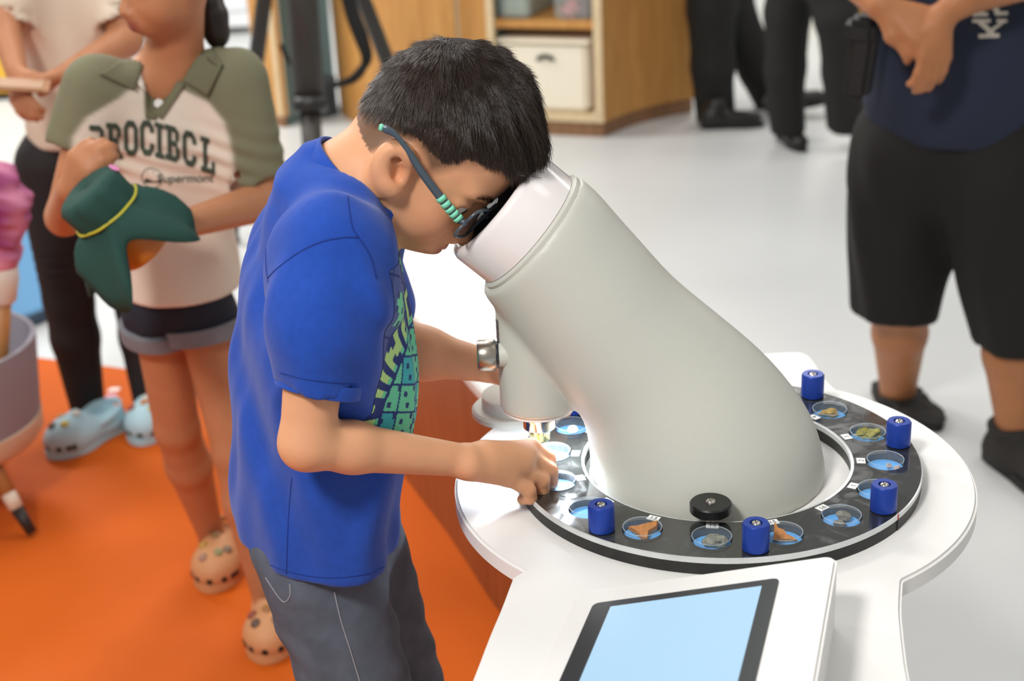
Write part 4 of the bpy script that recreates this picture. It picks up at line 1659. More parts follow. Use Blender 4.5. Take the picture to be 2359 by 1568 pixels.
def head_prims(C, f, u, sc=1.0):
    f, u = unit(f), unit(u)
    u = unit(u - f * (u @ f))
    l = np.cross(u, f)
    Rm = np.stack([f, l, u], 1)

    def P_(c):
        return C + Rm @ (np.array(c) * sc)

    def e(c, r, k=.012, op='U'):
        return ell(P_(c), np.array(r) * sc, Rm, k, op)
    o = [e((-.004, 0, .002), (.0775, .0665, .0745)), e((-.034, 0, -.034), (.040, .046, .044), .02), e((.024, 0, -.052), (.046, .052, .060), .03), e((.046, 0, 0), (.026, .046, .04), .03),
         e((.024, 0, -.088), (.036, .044, .030), .025), e((.050, 0, -.109), (.013, .017, .0125), .022)]
    for s in (-1, 1):
        o += [e((.040, s * .030, -.072), (.026, .023, .027), .022), e((.0745, s * .033, -.044), (.014, .018, .0105), .012, 'S'), e((.056, s * .032, -.045), (.015, .017, .012), .006)]
        o += [e((-.020, s * .067, -.055), (.013, .006, .021), .006), e((-.017, s * .074, -.055), (.006, .005, .010), .004, 'S')]
        o += [e((.074, s * .0105, -.0805), (.010, .0065, .0065), .006)]
    o += [cone(P_((.066, 0, -.040)), P_((.084, 0, -.074)), .0065 * sc, .009 * sc, .012)]
    o += [e((.066, 0, -.099), (.010, .022, .013), .012), e((.0745, 0, -.0945), (.0080, .0185, .0055), .005), e((.0725, 0, -.1030), (.0080, .0160, .0065), .005), e((.084, 0, -.0986), (.012, .0150, .0014), .002, 'S')]
    return o, P_, Rm


def hand_prims(W_, d, n, side, curl=.6, sc=1.0, r0=.016, thumb=1):
    """simple five-finger hand: wrist W_, direction d, back of hand normal n; side = +1/-1 for the thumb side"""
    d, n = unit(d), unit(n)
    n = unit(n - d * (n @ d))
    s = np.cross(d, n) * side
    o = []
    K = W_ + d * .078 * sc
    Ls = [.036, .040, .037, .029]
    for i in range(4):
        a = K + s * (.026 - .0175 * i) * sc - d * (.004 * abs(i - 1.3)) * sc
        o += [cone(W_, a, r0 * sc * .92, .0115 * sc, k=.012 * sc)]
        dd = unit(d - n * curl)
        b = a + dd * Ls[i] * sc
        e2 = unit(d * (1 - curl) - n * (.4 + curl))
        c = b + e2 * Ls[i] * .62 * sc
        e3 = unit(d * (.3 - curl) - n)
        q = c + e3 * Ls[i] * .45 * sc
        r = (.0098, .0100, .0096, .0084)[i] * sc
        o += [cone(a, b, r * 1.08, r, k=.004), cone(b, c, r, r * .92, k=.004), cone(c, q, r * .92, r * .8, k=.004)]
    if thumb:
        t0 = W_ + d * .022 * sc + s * .020 * sc
        t1 = t0 + unit(d * .7 + s * .6 - n * .25) * .034 * sc
        t2 = t1 + unit(d * .9 + s * .05 - n * .5) * .030 * sc
        t3 = t2 + unit(d * .8 - s * .3 - n * .5) * .020 * sc
        o += chain([t0, t1, t2, t3], [.015 * sc, .0118 * sc, .0105 * sc, .008 * sc], k=.008)
    return o


def clog(parent, toe, d, colr, charm_cols, name='clog', L=.215, m_sole=None):
    d = unit(np.array([d[0], d[1], 0]))
    s = np.array([-d[1], d[0], 0])
    heel = np.array([toe[0], toe[1], 0]) - d * L

    def q(x, y, z):
        return heel + d * x * L / .215 + s * y * L / .215 + UP * z * L / .215
    Rm = np.stack([d, s, UP], 1)
    sc = L / .215
    pr = [cone(q(.045, 0, .035), q(.150, 0, .032), .036 * sc, .046 * sc, k=.02), ell(q(.148, .002, .036), np.array((.066, .049, .044)) * sc, Rm, .02), ell(q(.045, 0, .040), np.array((.045, .036, .046)) * sc, Rm, .02),
          cone(q(.10, 0, .045), q(.115, 0, .062), .030 * sc, .026 * sc, k=.02)]
    pr += [ell(q(.052, 0, .088), np.array((.062, .0285, .055)) * sc, Rm, .006, 'S'), plane((0, 0, .006), (0, 0, -1), .004)]
    lo, hi = np.minimum(heel, heel + d * L) - [.07, .07, .01], np.maximum(heel, heel + d * L) + [.07, .07, .13]
    v, f_ = polygonize(pr, lo, hi, .0055)
    m = mat('foam_' + colr.strip('#'), colr, .6)
    o = mesh_obj(name, v, f_, m, parent)
    # sole
    sp = [tuple((heel + d * (x * sc) + s * (y * sc))[:2]) for x, y in spline([(.0, 0), (.015, .030), (.07, .034), (.14, .050), (.19, .036), (.2145, 0), (.19, -.036), (.14, -.050), (.07, -.034), (.015, -.030), (0, 0)], 40)[:-1]]
    prism('sole', sp, .004, .020, m, o)
    bv = bvh_of(v, f_)
    # strap
    st = spline([q(.095, .040, .048), q(.04, .040, .062), q(.004, 0, .066), q(.04, -.040, .062), q(.095, -.040, .048)], 17)
    tube_obj('strap', st, .008 * sc, m, o, 8, .4, up=(0, 0, 1))
    M_hole = mat('hole_dark', '#241a14', .9)
    k = 0
    for x, y in [(.208, .030), (.214, .0), (.206, -.030), (.188, .050), (.186, -.050), (.160, .056), (.158, -.056)]:
        p = q(x + .05, y * 1.6, .030)
        c = q(.150, y * .3, .030)
        h = bv.ray_cast(Vector(p), Vector(c - p).normalized())
        if h[0] is None:
            continue
        Mh = Matrix.Translation(h[0] + h[1] * .0004) @ h[1].to_track_quat('Z', 'Y').to_matrix().to_4x4()
        lathe_obj('vent_hole', [(.0068 * sc, -.001), (.0062 * sc, .0006), (0, .0006)], M_hole, o, 12, Mh, caps=False)
    for i, (x, y, c_) in enumerate(charm_cols):
        h = bv.ray_cast(Vector(q(x, y, .2)), Vector((0, 0, -1)))
        if h[0] is None:
            continue
        Mh = Matrix.Translation(h[0]) @ h[1].to_track_quat('Z', 'Y').to_matrix().to_4x4()
        n_ = 5 + (i * 3) % 4
        lathe_obj('charm', [(.0095 * sc, -.001), (.0105 * sc, .002), (.0075 * sc, .0048), (.003 * sc, .0056)], mat('charm_' + c_.strip('#'), c_, .45), o, n_, Mh)
    return o


def leg(h, k, a, rh, rk, rc, ra, k0=.02):
    m_ = k + (a - k) * .32
    return [cone(h, k, rh, rk, k=k0), cone(k, m_, rk * .96, rc, k=.015), cone(m_, a, rc, ra, k=.015)]


def slab(name, polys, place, m, parent):
    """flat polygon lettering: polys in (u, v); place maps to 3-D"""
    V, F = [], []
    for p in polys:
        b = len(V)
        V += [place(u, v) for u, v in p]
        F.append(tuple(range(b, b + len(p))))
    return mesh_obj(name, V, F, m, parent, False)


# ------------------------------------------------------------------ girl in the polo shirt
M_gskin = mat('tan_skin', '#b47a56', .5, sss=.1, var=.05, vscale=30, spec=.3, attr='tint')
gf = unit((-.30, -.95, 0))                 # chest direction
gr = unit((-.95, .30, 0))                  # towards her right hand (left in the photo)
girl = thing('person', 'person in olive and cream polo shirt holding a jar under green cloth', 'person', (-.52, 2.50, 0))
GD = 2.50
Gh = at(368, -106, 2.46)
hpz, GP, GR_ = head_prims(Gh, (-.80, -.58, -.10), (-.05, .02, 1), 1.0)
sR, eR, wR = at(222, 215, 2.47), at(148, 500, 2.42), at(160, 436, 2.27)
sL, eL, wL = at(545, 205, 2.52), at(612, 462, 2.50), at(418, 518, 2.27)
hR, kR_, aR = at(365, 715, 2.52), at(408, 985, 2.58), at(488, 1238, 2.735)
hL, kL_, aL = at(468, 722, 2.50), at(545, 1040, 2.47), at(616, 1385, 2.470)
gb = list(hpz)
nb = at(400, 165, 2.53)
gb += [cone(GP((-.015, 0, -.06)), nb, .045, .050, k=.03), cone(nb, at(385, 600, 2.54), .05, .06, k=.03)]
gb += [cone(nb, sR, .04, .036, k=.02), cone(sR, eR, .036, .031, k=.02), cone(eR, wR, .031, .021, k=.012)]
gb += [cone(nb, sL, .04, .036, k=.02), cone(sL, eL, .038, .034, k=.02), cone(eL, wL, .036, .023, k=.012)]
gb += leg(hR, kR_, aR, .050, .043, .044, .026) + leg(hL, kL_, aL, .050, .043, .044, .026)
gb += [cone(aR, aR + np.array([0, -.02, -.04]), .027, .03, k=.01), cone(aL, aL + np.array([0, -.02, -.04]), .027, .03, k=.01)]
gb += hand_prims(wR, at(196, 356, 2.24) - wR, (-.3, -.85, .3), 1, .75, .82)
gb += hand_prims(wL, (-.9, -.1, .12), (.1, -.8, .5), 1, .30, .86)
gv, gfc = polygonize(gb, (-1.02, 2.15, .02), (-.30, 2.85, 1.42), .0055)
gt = np.tile(np.array(lin('#b67c58')[:3]), (len(gv), 1))
qh = (gv - Gh) @ GR_
m = np.clip(1.2 * np.exp(-((qh[:, 0] - .078) / .012) ** 4 - (qh[:, 1] / .019) ** 4 - ((qh[:, 2] + .0988) / .0095) ** 4), 0, .9)
gt = gt * (1 - m[:, None]) + np.array(lin('#8e4a40')[:3]) * m[:, None]
mesh_obj('body', gv, gfc, M_gskin, girl, color=gt)
# hair and ponytail
gh = [ell(GP((-.010, 0, .008)), (.080, .072, .079), GR_, .01), ell(GP((-.042, 0, -.030)), (.042, .052, .05), GR_, .02)]
gh += [plane(GP((.034, 0, 0)), GR_ @ np.array([1, 0, -.35]), .01)]
gh += chain([GP((-.06, -.0, .03)), at(468, -20, 2.58), at(487, 40, 2.56), at(500, 80, 2.55), at(506, 112, 2.55)], [.03, .030, .028, .021, .006], k=.02)
gh += [func(lambda P: (np.sin(P[:, 0] * 420 + P[:, 2] * 60) * .0012).astype(np.float32), op='D')]
v, f_ = polygonize(gh, Gh - [.13, .15, .20], Gh + [.16, .22, .12], .005)
mesh_obj('hair', v, f_, mat('black_brown_hair', '#2a201b', .4), girl)
# polo shirt
zt_, zb_ = at(400, 175, 2.52)[2], at(400, 672, 2.50)[2]
gw = [(690, 279, 552, .104), (672, 279, 550, .103), (600, 271, 540, .094), (500, 258, 524, .080), (400, 243, 522, .080), (320, 230, 520, .080), (260, 220, 522, .078), (200, 228, 535, .070), (165, 255, 520, .060), (140, 300, 480, .050)]
rws_g = []
for py, l, r, d_ in gw:
    a, b = at(l, py, 2.50), at(r, py, 2.50)
    rws_g.append(((a[2] + b[2]) / 2, (a[0] + b[0]) / 2, 2.535, d_, (b[0] - a[0]) / 2 * 1.0))
YG = math.atan2(gf[1], gf[0])
gtor = loft_field(rws_g, YG)
mid = at(180, 352, 2.455)
mid2 = at(588, 420, 2.51)
dR, dL = unit(eR - sR), unit(eL - sL)


def gsleeve(s0, e0, c, dr, r0, r1):
    c = c.astype(np.float32)
    n = unit(dr).astype(np.float32)
    pc = [cone(s0, c + n * .02, r0, r1)]

    def f(P):
        d = combine(pc, P)
        e = (P - c) @ n
        d = np.maximum(d, e)
        q = P - c
        q = q - (q @ n)[:, None] * n
        return np.maximum(d, -np.maximum(np.sqrt((q * q).sum(1)) - (r1 - .006), -.03 - e)).astype(np.float32)
    return f


gs = [func(gtor, .02), func(gsleeve(sR + [0, 0, .01], eR, mid, dR * [1, 1, 1] + np.array([-.12, 0, 0]), .056, .054), .05), func(gsleeve(sL + [0, 0, .01], eL, mid2, dL + np.array([.18, 0, 0]), .058, .056), .05)]
gs += [func(lambda P: (wob(P * np.array([1, 1, .5], np.float32), 25, 60) * .0022 + .0025 * np.exp(-((P[:, 2] - .93) / .05) ** 2) * np.sin(P[:, 2] * 190 + P[:, 0] * 70)).astype(np.float32), op='D')]
gs += [cone(nb, nb + unit(np.array([-.06, -.12, 1])) * .16, .050, .060, k=.006, op='S')]
vneck = [nb + gf * .045 + np.array([0, 0, -.005]), nb + gf * .095 + np.array([0, 0, -.075])]
gs += [cone(nb + gf * .05, nb + gf * .085 - UP * .062, .030, .004, k=.006, op='S'), plane((0, 0, zb_ - .008), (0, 0, -1), .004)]
gv, gfc = polygonize(gs, (-.98, 2.34, zb_ - .03), (-.30, 2.70, 1.24), .005)
q = gv - nb
lat = np.abs(q @ gr)
zz = gv[:, 2] - nb[2]
front_ = (q @ gf) > -.02
wb = np.interp(-zz, [-.02, .02, .045, .075, .11, .20], [.0, .040, .082, .106, .112, .114])
mask = 1 / (1 + np.exp(-(lat - wb) / .0022))
cream, olive = np.array(lin('#dccfbf')[:3]), np.array(lin('#75735a')[:3])
tg = cream * (1 - mask[:, None]) + olive * mask[:, None]
polo = mesh_obj('polo_shirt', gv, gfc, mat('polo_jersey', '#dccfbf', .9, attr='tint', bump=.3, bscale=900, bdist=.001), girl, color=tg)
GBV = bvh_of(gv, gfc)
M_olive = mat('olive_rib', '#6a6850', .9, bump=.3, bscale=900)
# collar wings and placket: strips draped on the shirt front
def drape(name, poly, m, parent, lift=.004, n=12, thick=.003):
    """poly: 4 corner pixels (tl, tr, br, bl); draped on the shirt"""
    V = []
    a, b, c, d = [np.array(p, float) for p in poly]
    for i in range(n + 1):
        for j in range(n + 1):
            u, v_ = i / n, j / n
            p = (a * (1 - u) + b * u) * (1 - v_) + (d * (1 - u) + c * u) * v_
            r_ = Vector(ray(*p)).normalized()
            h = GBV.ray_cast(Vector(EYE), r_)
            if h[0] is None:
                h = GBV.find_nearest(Vector(at(p[0], p[1], 2.44)))
            V.append(tuple(h[0] - r_ * lift))
    F = [(i * (n + 1) + j, (i + 1) * (n + 1) + j, (i + 1) * (n + 1) + j + 1, i * (n + 1) + j + 1) for i in range(n) for j in range(n)]
    o = mesh_obj(name, V, F, m, parent)
    md = o.modifiers.new('thickness', 'SOLIDIFY')
    md.thickness = thick
    md.offset = 0
    return o


drape('collar_wing', [(318, 118), (330, 150), (310, 208), (228, 170)], M_olive, polo, .008)
drape('collar_wing', [(478, 92), (512, 150), (478, 222), (420, 186)], M_olive, polo, .008)
drape('collar_inset', [(322, 150), (336, 160), (345, 220), (308, 186)], mat('white_lining', '#e6e0d4', .8), polo, .005)
drape('placket', [(335, 205), (352, 208), (360, 275), (335, 272)], M_olive, polo, .004)
drape('placket', [(412, 184), (425, 196), (372, 274), (352, 262)], M_olive, polo, .005)
h = GBV.ray_cast(Vector(EYE), Vector(ray(366, 239)).normalized())
cb_ = h[0] + Vector(-ray(366, 239)).normalized() * .008
lathe_obj('button', [(.0078, -.002), (.0082, .001), (.0062, .003), (.003, .0022), (0, .0022)], mat('pearl_button', '#e8e6e2', .25), polo, 20, Matrix.Translation(cb_) @ (-Vector(ray(366, 239))).to_track_quat('Z', 'Y').to_matrix().to_4x4())


def letter_drape(name, txt, px, py, size, bend, bold, m, parent, bvh, sub, depth, slope=0, sx=1.0, shear=0.0):
    bm = text_mesh(txt, size, bold, sub)
    r_, u_ = np.array([1, .0, 0]), np.array([0, .05, 1])
    base = at(px, py, depth)
    bad = []
    for v in bm.verts:
        x, y = (v.co.x + shear * v.co.y) * sx, v.co.y
        p = base + r_ * x + u_ * (y - bend * x * x + slope * x)
        d_ = Vector(p - EYE).normalized()
        h = bvh.ray_cast(Vector(EYE), d_)
        if h[0] is None:
            bad.append(v)
            continue
        v.co = h[0] - d_ * .0012
    if bad:
        bmesh.ops.delete(bm, geom=bad, context='VERTS')
    return bm_obj(name, bm, m, parent)


M_print = mat('dark_green_print', '#3c463a', .8)
V7 = [(0, 1.4, 0, 5.6, 1.35, 5.2, 1.35, 1.8), (0, 5.6, 1.3, 7, 1.7, 5.8, 1.35, 5.2), (1.3, 7, 3.5, 7, 3.1, 5.8, 1.7, 5.8), (1.3, 0, 3.5, 0, 3.1, 1.2, 1.7, 1.2), (0, 1.4, 1.3, 0, 1.7, 1.2, 1.35, 1.8)]
GL = {'O': V7 + [(4.8, 1.4, 4.8, 5.6, 3.45, 5.2, 3.45, 1.8), (4.8, 5.6, 3.5, 7, 3.1, 5.8, 3.45, 5.2), (4.8, 1.4, 3.5, 0, 3.1, 1.2, 3.45, 1.8)],
      'C': V7 + [(4.8, 4.6, 4.8, 5.6, 3.45, 5.2, 3.45, 4.6), (4.8, 5.6, 3.5, 7, 3.1, 5.8, 3.45, 5.2), (4.8, 1.4, 3.5, 0, 3.1, 1.2, 3.45, 1.8), (4.8, 1.4, 4.8, 2.4, 3.45, 2.4, 3.45, 1.8)],
      'I': [(.9, 0, 2.3, 0, 2.3, 7, .9, 7), (0, 0, 3.2, 0, 3.2, 1, 0, 1), (0, 6, 3.2, 6, 3.2, 7, 0, 7)],
      'L': [(.8, 0, 2.2, 0, 2.2, 7, .8, 7), (0, 6, 3, 6, 3, 7, 0, 7), (0, 0, 4.8, 0, 4.8, 1.1, 0, 1.1), (3.7, 1.1, 4.8, 1.1, 4.8, 2.6, 3.7, 2.6)],
      'P': [(.8, 0, 2.2, 0, 2.2, 7, .8, 7), (0, 0, 3, 0, 3, 1, 0, 1), (0, 5.9, 4, 5.9, 3.7, 7, 0, 7), (3.7, 3.8, 5, 4.4, 5, 6.1, 3.7, 7), (2.2, 2.9, 4, 2.9, 4.4, 4, 2.2, 4)],
      'B': [(.8, 0, 2.2, 0, 2.2, 7, .8, 7), (0, 5.9, 4, 5.9, 3.7, 7, 0, 7), (3.5, 4.0, 4.8, 4.4, 4.8, 6.1, 3.5, 7), (2.2, 3, 4.2, 3, 4.2, 4.1, 2.2, 4.1), (3.6, 0, 5, 1, 5, 2.8, 3.6, 3.3), (0, 0, 3.8, 0, 3.8, 1.1, 0, 1.1)]}
GL['R'] = GL['P'][:1] + GL['P'][2:] + [(0, 0, 2.9, 0, 2.9, 1, 0, 1), (2.5, 3.2, 3.9, 3.2, 5.0, 0, 3.6, 0), (3.2, 0, 5.5, 0, 5.5, .9, 3.2, .9)]
XS = {'P': 212, 'R': 245, 'O': 285, 'C': 324, 'I': 359, 'B': 382, 'K': 420, 'L': 463}
V, F = [], []
for ch, px0, dy in (('P', 207, 5), ('R', 246, 0), ('O', 286, -6), ('C', 323, -7), ('I', 357, -3), ('B', 381, 2), ('C', 421, 14), ('L', 463, 30)):
    for quad in GL[ch]:
        if ch == 'P' and max(quad[::2]) < 3.2:
            continue
        c4 = [np.array([px0 + quad[2 * i] * 6.6 + (quad[2 * i + 1]) * -.2, 364 + dy - quad[2 * i + 1] * 11.6 + quad[2 * i] * (2.0 if px0 > 350 else .4)]) for i in range(4)]
        b0, n = len(V), 4
        for i in range(n + 1):
            for j in range(n + 1):
                u, w_ = i / n, j / n
                p = (c4[0] * (1 - u) + c4[1] * u) * (1 - w_) + (c4[3] * (1 - u) + c4[2] * u) * w_
                d_ = Vector(ray(*p)).normalized()
                h = GBV.ray_cast(Vector(EYE), d_)
                V.append(tuple((h[0] if h[0] is not None else Vector(at(p[0], p[1], 2.45))) - d_ * .0035))
        F += [(b0 + i * (n + 1) + j, b0 + (i + 1) * (n + 1) + j, b0 + (i + 1) * (n + 1) + j + 1, b0 + i * (n + 1) + j + 1) for i in range(n) for j in range(n)]
mesh_obj('lettering', V, F, M_print, polo, False)
letter_drape('lettering', 'Supermont', 426, 420, .021, 0, .0002, M_print, polo, GBV, .008, 2.42, -.03, 1.0, .25)
em = []
pc0 = at(350, 410, 2.42)
for r0_, r1_ in ((.0165, .0178),):
    for i in range(28):
        a0, a1 = 2 * math.pi * i / 28, 2 * math.pi * (i + 1) / 28
        em.append([(r0_ * math.cos(a0), r0_ * math.sin(a0)), (r1_ * math.cos(a0), r1_ * math.sin(a0)), (r1_ * math.cos(a1), r1_ * math.sin(a1)), (r0_ * math.cos(a1), r0_ * math.sin(a1))])
em += [[(-.015, -.008), (-.006, .011), (-.001, -.008)], [(-.004, -.008), (.004, .013), (.008, -.008)], [(.005, -.008), (.010, .006), (.015, -.008)]]


def onpolo(u, v):
    p = pc0 + np.array([u, 0, v])
    d_ = Vector(p - EYE).normalized()
    h = GBV.ray_cast(Vector(EYE), d_)
    return tuple((h[0] if h[0] is not None else Vector(p)) - d_ * .0012)


slab('emblem', em, onpolo, M_print, polo)
# shorts with turned-up cuffs
M_navy = mat('navy_denim', '#22232e', .9, bump=.4, bscale=700, bdist=.001)
M_cuff = mat('grey_denim_cuff', '#77757b', .9, bump=.4, bscale=700, bdist=.001)
hipc = at(400, 690, 2.535)
kx = [cone(hipc + gr * .030, hipc - gr * .030, .062, .062, k=.02), cone(hipc + gr * .028 + UP * .05, hipc - gr * .028 + UP * .05, .060, .060, k=.02)]
for h_, k_ in ((hR, kR_), (hL, kL_)):
    kx += [cone(h_, h_ + (k_ - h_) * .42, .064, .061, k=.03)]
cutR, cutL = at(375, 792, 2.46), at(487, 800, 2.46)
kx += [func(lambda P: (wob(P, 33, 80) * .0015).astype(np.float32), op='D'), plane((cutR[0], 0, cutR[2] + .014), (0.06, 0, -1), .003), plane((0, 0, zb_ + .012), (0, 0, 1), .003)]
v, f_ = polygonize(kx, hipc - [.2, .16, .18], hipc + [.2, .16, .12], .006)
sh_o = mesh_obj('shorts', v, f_, M_navy, girl)
for h_, k_ in ((hR, kR_), (hL, kL_)):
    d_ = unit(k_ - h_)
    c0 = h_ + d_ * ((h_[2] - cutR[2] - .012) / -d_[2])
    Mc = Matrix.Translation(Vector(c0)) @ Vector(d_).to_track_quat('Z', 'Y').to_matrix().to_4x4()
    lathe_obj('cuff', [(.056, -.012), (.0735, -.012), (.0750, -.004), (.0742, .016), (.060, .018)], M_cuff, sh_o, 36, Mc)
tanc = '#c78f62'
clog(girl, on(486, 1372), (-.06, -1), tanc, [(.175, .015, '#8c8a5e'), (.150, -.022, '#b48f3c'), (.160, .030, '#7d6a58'), (.125, 0, '#8d6b4a'), (.185, -.015, '#a07a66')])
clog(girl, on(614, 1536), (-.02, -1), tanc, [(.175, .020, '#6d5a4c'), (.150, .0, '#9a6a3a'), (.155, -.028, '#8c4a3c'), (.180, -.018, '#5a4438'), (.130, .020, '#7a5a50')])

# ------------------------------------------------------------------ jar under the green cloth
jd = unit(at(318, 578, 2.20) - at(196, 438, 2.20) + np.array([0, .03, 0]))      # from mouth to foot
jm = at(196, 436, 2.195)
Mj = Matrix.Translation(Vector(jm)) @ Vector(jd).to_track_quat('Z', 'Y').to_matrix().to_4x4()
jar = thing('jar', 'orange plastic jar sticking out from under the dark green cloth', 'jar', tuple(jm))
lathe_obj('jar_body', [(.040, .003), (.046, .01), (.050, .03), (.050, .128), (.044, .138), (0, .138)], mat('orange_plastic', '#cf7d2b', .4, trans=.1), jar, 40, Mj)
clo = thing('cloth_cover', 'dark green cloth tied over the orange jar with a yellow band', 'cloth', tuple(jm))
NV2, V, F = 72, [], []
prof = [(0, -.002), (.022, -.003), (.040, -.003), (.050, .001), (.0545, .010), (.0545, .030), (.0548, .045), (.0535, .050), (.060, .058), (.072, .072), (.084, .088), (.094, .106), (.100, .122)]
for i in range(NV2):
    a = 2 * math.pi * i / NV2
    for k, (r, z) in enumerate(prof):
        t_ = max(0, k - 7) / 5
        r2 = r + t_ * (.020 * math.cos(4 * a + 3.5) + .008 * math.cos(7 * a)) + (.0016 * math.sin(9 * a + .4 * k) + .0012 * math.sin(15 * a - .7 * k) if k > 3 else 0) + t_ * .005 * math.sin(11 * a)
        z2 = z + t_ * (.038 * math.cos(4 * a + 3.5) - .022)
        p = Mj @ Vector((r2 * math.cos(a), r2 * math.sin(a), z2))
        p.z -= t_ * t_ * .024
        V.append(tuple(p))
kp = len(prof)
F = [(i * kp + k, ((i + 1) % NV2) * kp + k, ((i + 1) % NV2) * kp + k + 1, i * kp + k + 1) for i in range(NV2) for k in range(kp - 1)]
o = mesh_obj('cloth', V, F, mat('dark_green_cloth', '#1d443c', .85, bump=.3, bscale=600), clo)
md = o.modifiers.new('thickness', 'SOLIDIFY')
md.thickness = .0016
bd = [Mj @ Vector(((.0565 + .0008 * math.sin(9 * a)) * math.cos(a), (.0565 + .0008 * math.sin(9 * a)) * math.sin(a), .047 + .004 * math.sin(a))) for a in np.linspace(0, 2 * math.pi, 49)]
tube_obj('rubber_band', bd, .0022, mat('yellow_rubber', '#c9c13a', .5), clo, 8)
h = at(258, 386, 2.18)
bm = bmesh.new()
bmesh.ops.create_circle(bm, cap_ends=True, segments=20, radius=.007)
Md = Matrix.Translation(Mj @ Vector((.0562 * math.cos(R(0)), 0, .02)))
bm.free()
st_v = []
bq = bvh_of(np.array(V), np.array([f for f in F]))
hh = bq.ray_cast(Vector(EYE), Vector(ray(262, 388)).normalized())
if hh[0] is not None:
    nrm = hh[1] if hh[1].dot(Vector(ray(262, 388))) < 0 else -hh[1]
    lathe_obj('pink_sticker', [(.0085, 0), (.008, .0006), (0, .0006)], mat('pink_sticker_paper', '#e48fc0', .6), clo, 24, Matrix.Translation(hh[0] + nrm * .0015) @ nrm.to_track_quat('Z', 'Y').to_matrix().to_4x4())

# ------------------------------------------------------------------ woman with light blue clogs
wom = thing('person', 'person in cream T-shirt and black leggings wearing light blue clogs', 'person', (-1.05, 3.40, 0))
WD = 3.45
wb_ = []
wnk = at(190, -150, 3.45)
wsR, weR, wwR = at(40, -20, 3.40), at(10, 60, 3.34), at(38, 165, 3.20)
wsL, weL, wwL = at(270, -30, 3.42), at(290, 92, 3.36), at(165, 165, 3.20)
hd2, WP, WR_ = head_prims(at(190, -330, 3.42), (-.2, -.95, -.3), (0, -.2, 1), 1.1)
wb_ += hd2 + [cone(WP((-.02, 0, -.06)), wnk, .05, .055, k=.03), cone(wnk, at(150, 300, 3.48), .06, .09, k=.03)]
wb_ += [cone(wnk, wsR, .05, .045, k=.02), cone(wsR, weR, .045, .038, k=.02), cone(weR, wwR, .036, .025, k=.015), cone(wnk, wsL, .05, .045, k=.02), cone(wsL, weL, .045, .038, k=.02), cone(weL, wwL, .037, .026, k=.015)]
wb_ += hand_prims(wwR, (.15, -.5, -.35), (-.5, .2, .6), -1, .25, .95) + hand_prims(wwL, (-.8, -.2, -.15), (.1, .2, .95), 1, .35, .95)
whR, wkR, waR = at(120, 380, 3.46), at(158, 690, 3.46), at(205, 955, 3.47)
whL, wkL, waL = at(270, 390, 3.50), at(320, 700, 3.50), at(345, 925, 3.47)
wb_ += leg(whR, wkR, waR, .07, .05, .05, .030) + leg(whL, wkL, waL, .07, .05, .05, .030)
wb_ += [cone(waR, waR + [-.01, -.02, -.05], .03, .032, k=.01), cone(waL, waL + [-.01, -.02, -.05], .03, .032, k=.01)]
v, f_ = polygonize(wb_, (-1.55, 3.0, .02), (-.65, 3.75, 1.75), .008)
mesh_obj('body', v, f_, mat('tan_skin_adult', '#b27a58', .5, sss=.1, spec=.3, var=.05, vscale=20), wom)
ws = []
rr_w = []
for py, l, r, d_ in [(335, 62, 300, .11), (250, 52, 300, .11), (150, 50, 296, .105), (60, 45, 292, .10), (-40, 40, 300, .095), (-110, 60, 310, .08), (-150, 110, 260, .06)]:
    a, b = at(l, py, 3.45), at(r, py, 3.45)
    rr_w.append(((a[2] + b[2]) / 2, (a[0] + b[0]) / 2, 3.48, d_, (b[0] - a[0]) / 2))
ws = [func(loft_field(rr_w, R(-95)), .02), func(gsleeve(wsR, weR, at(22, 60, 3.37), weR - wsR + np.array([-.0, 0, -.05]), .062, .064), .05), func(gsleeve(wsL, weL, at(288, 60, 3.38), weL - wsL, .062, .064), .05)]
ws += [func(lambda P: (wob(P * np.array([1, 1, .5], np.float32), 45, 45) * .004).astype(np.float32), op='D'), cone(wnk, wnk + [0, -.02, .15], .06, .07, k=.01, op='S'), plane((0, 0, rr_w[0][0] + .004), (0, 0, -1), .004)]
v, f_ = polygonize(ws, (-1.60, 3.25, rr_w[0][0] - .04), (-.70, 3.75, 1.5), .008)
mesh_obj('t_shirt', v, f_, mat('cream_jersey', '#d9c9b5', .9, bump=.2, bscale=500), wom)
wl = [cone(at(150, 340, 3.48), at(250, 345, 3.50), .09, .09, k=.04)] + leg(whR, wkR, waR, .088, .062, .060, .042) + leg(whL, wkL, waL, .085, .060, .058, .042)
wl += [func(lambda P: (np.exp(-((P[:, 2] - .45) / .06) ** 2) * np.sin(P[:, 2] * 230) * .0025).astype(np.float32), op='D'), plane((0, 0, waR[2] - .0), (0, 0, -1), .004), plane((0, 0, rr_w[0][0] + .09), (0, 0, 1), .004)]
v, f_ = polygonize(wl, (-1.50, 3.28, .03), (-.70, 3.75, 1.2), .008)
mesh_obj('leggings', v, f_, mat('black_leggings', '#201c1c', .8), wom)
bluec = '#a9cbd6'
clog(wom, on(112, 1062), (-.60, -.80), bluec, [(.170, .018, '#c9b23c'), (.150, -.02, '#c98a4a'), (.185, -.008, '#5a4a44'), (.130, .01, '#d8d4c8')], L=.235)
clog(wom, on(326, 1032), (-.05, -1), bluec, [(.170, .022, '#c9b23c'), (.150, 0, '#b9783a'), (.160, -.026, '#8c3f3a'), (.130, .0, '#d0d0c8')], L=.235)
cdp = at(50, 196, 3.12)
ph = thing('card_sheet', 'beige card held in the hands of the person in cream', 'card', tuple(cdp))
bm = bmesh.new()
box(bm, tuple(cdp), (.115, .06, .005), Euler((R(12), R(8), R(10))).to_matrix(), .001)
bm_obj('card', bm, mat('beige_card', '#a47856', .7), ph)
bm = bmesh.new()
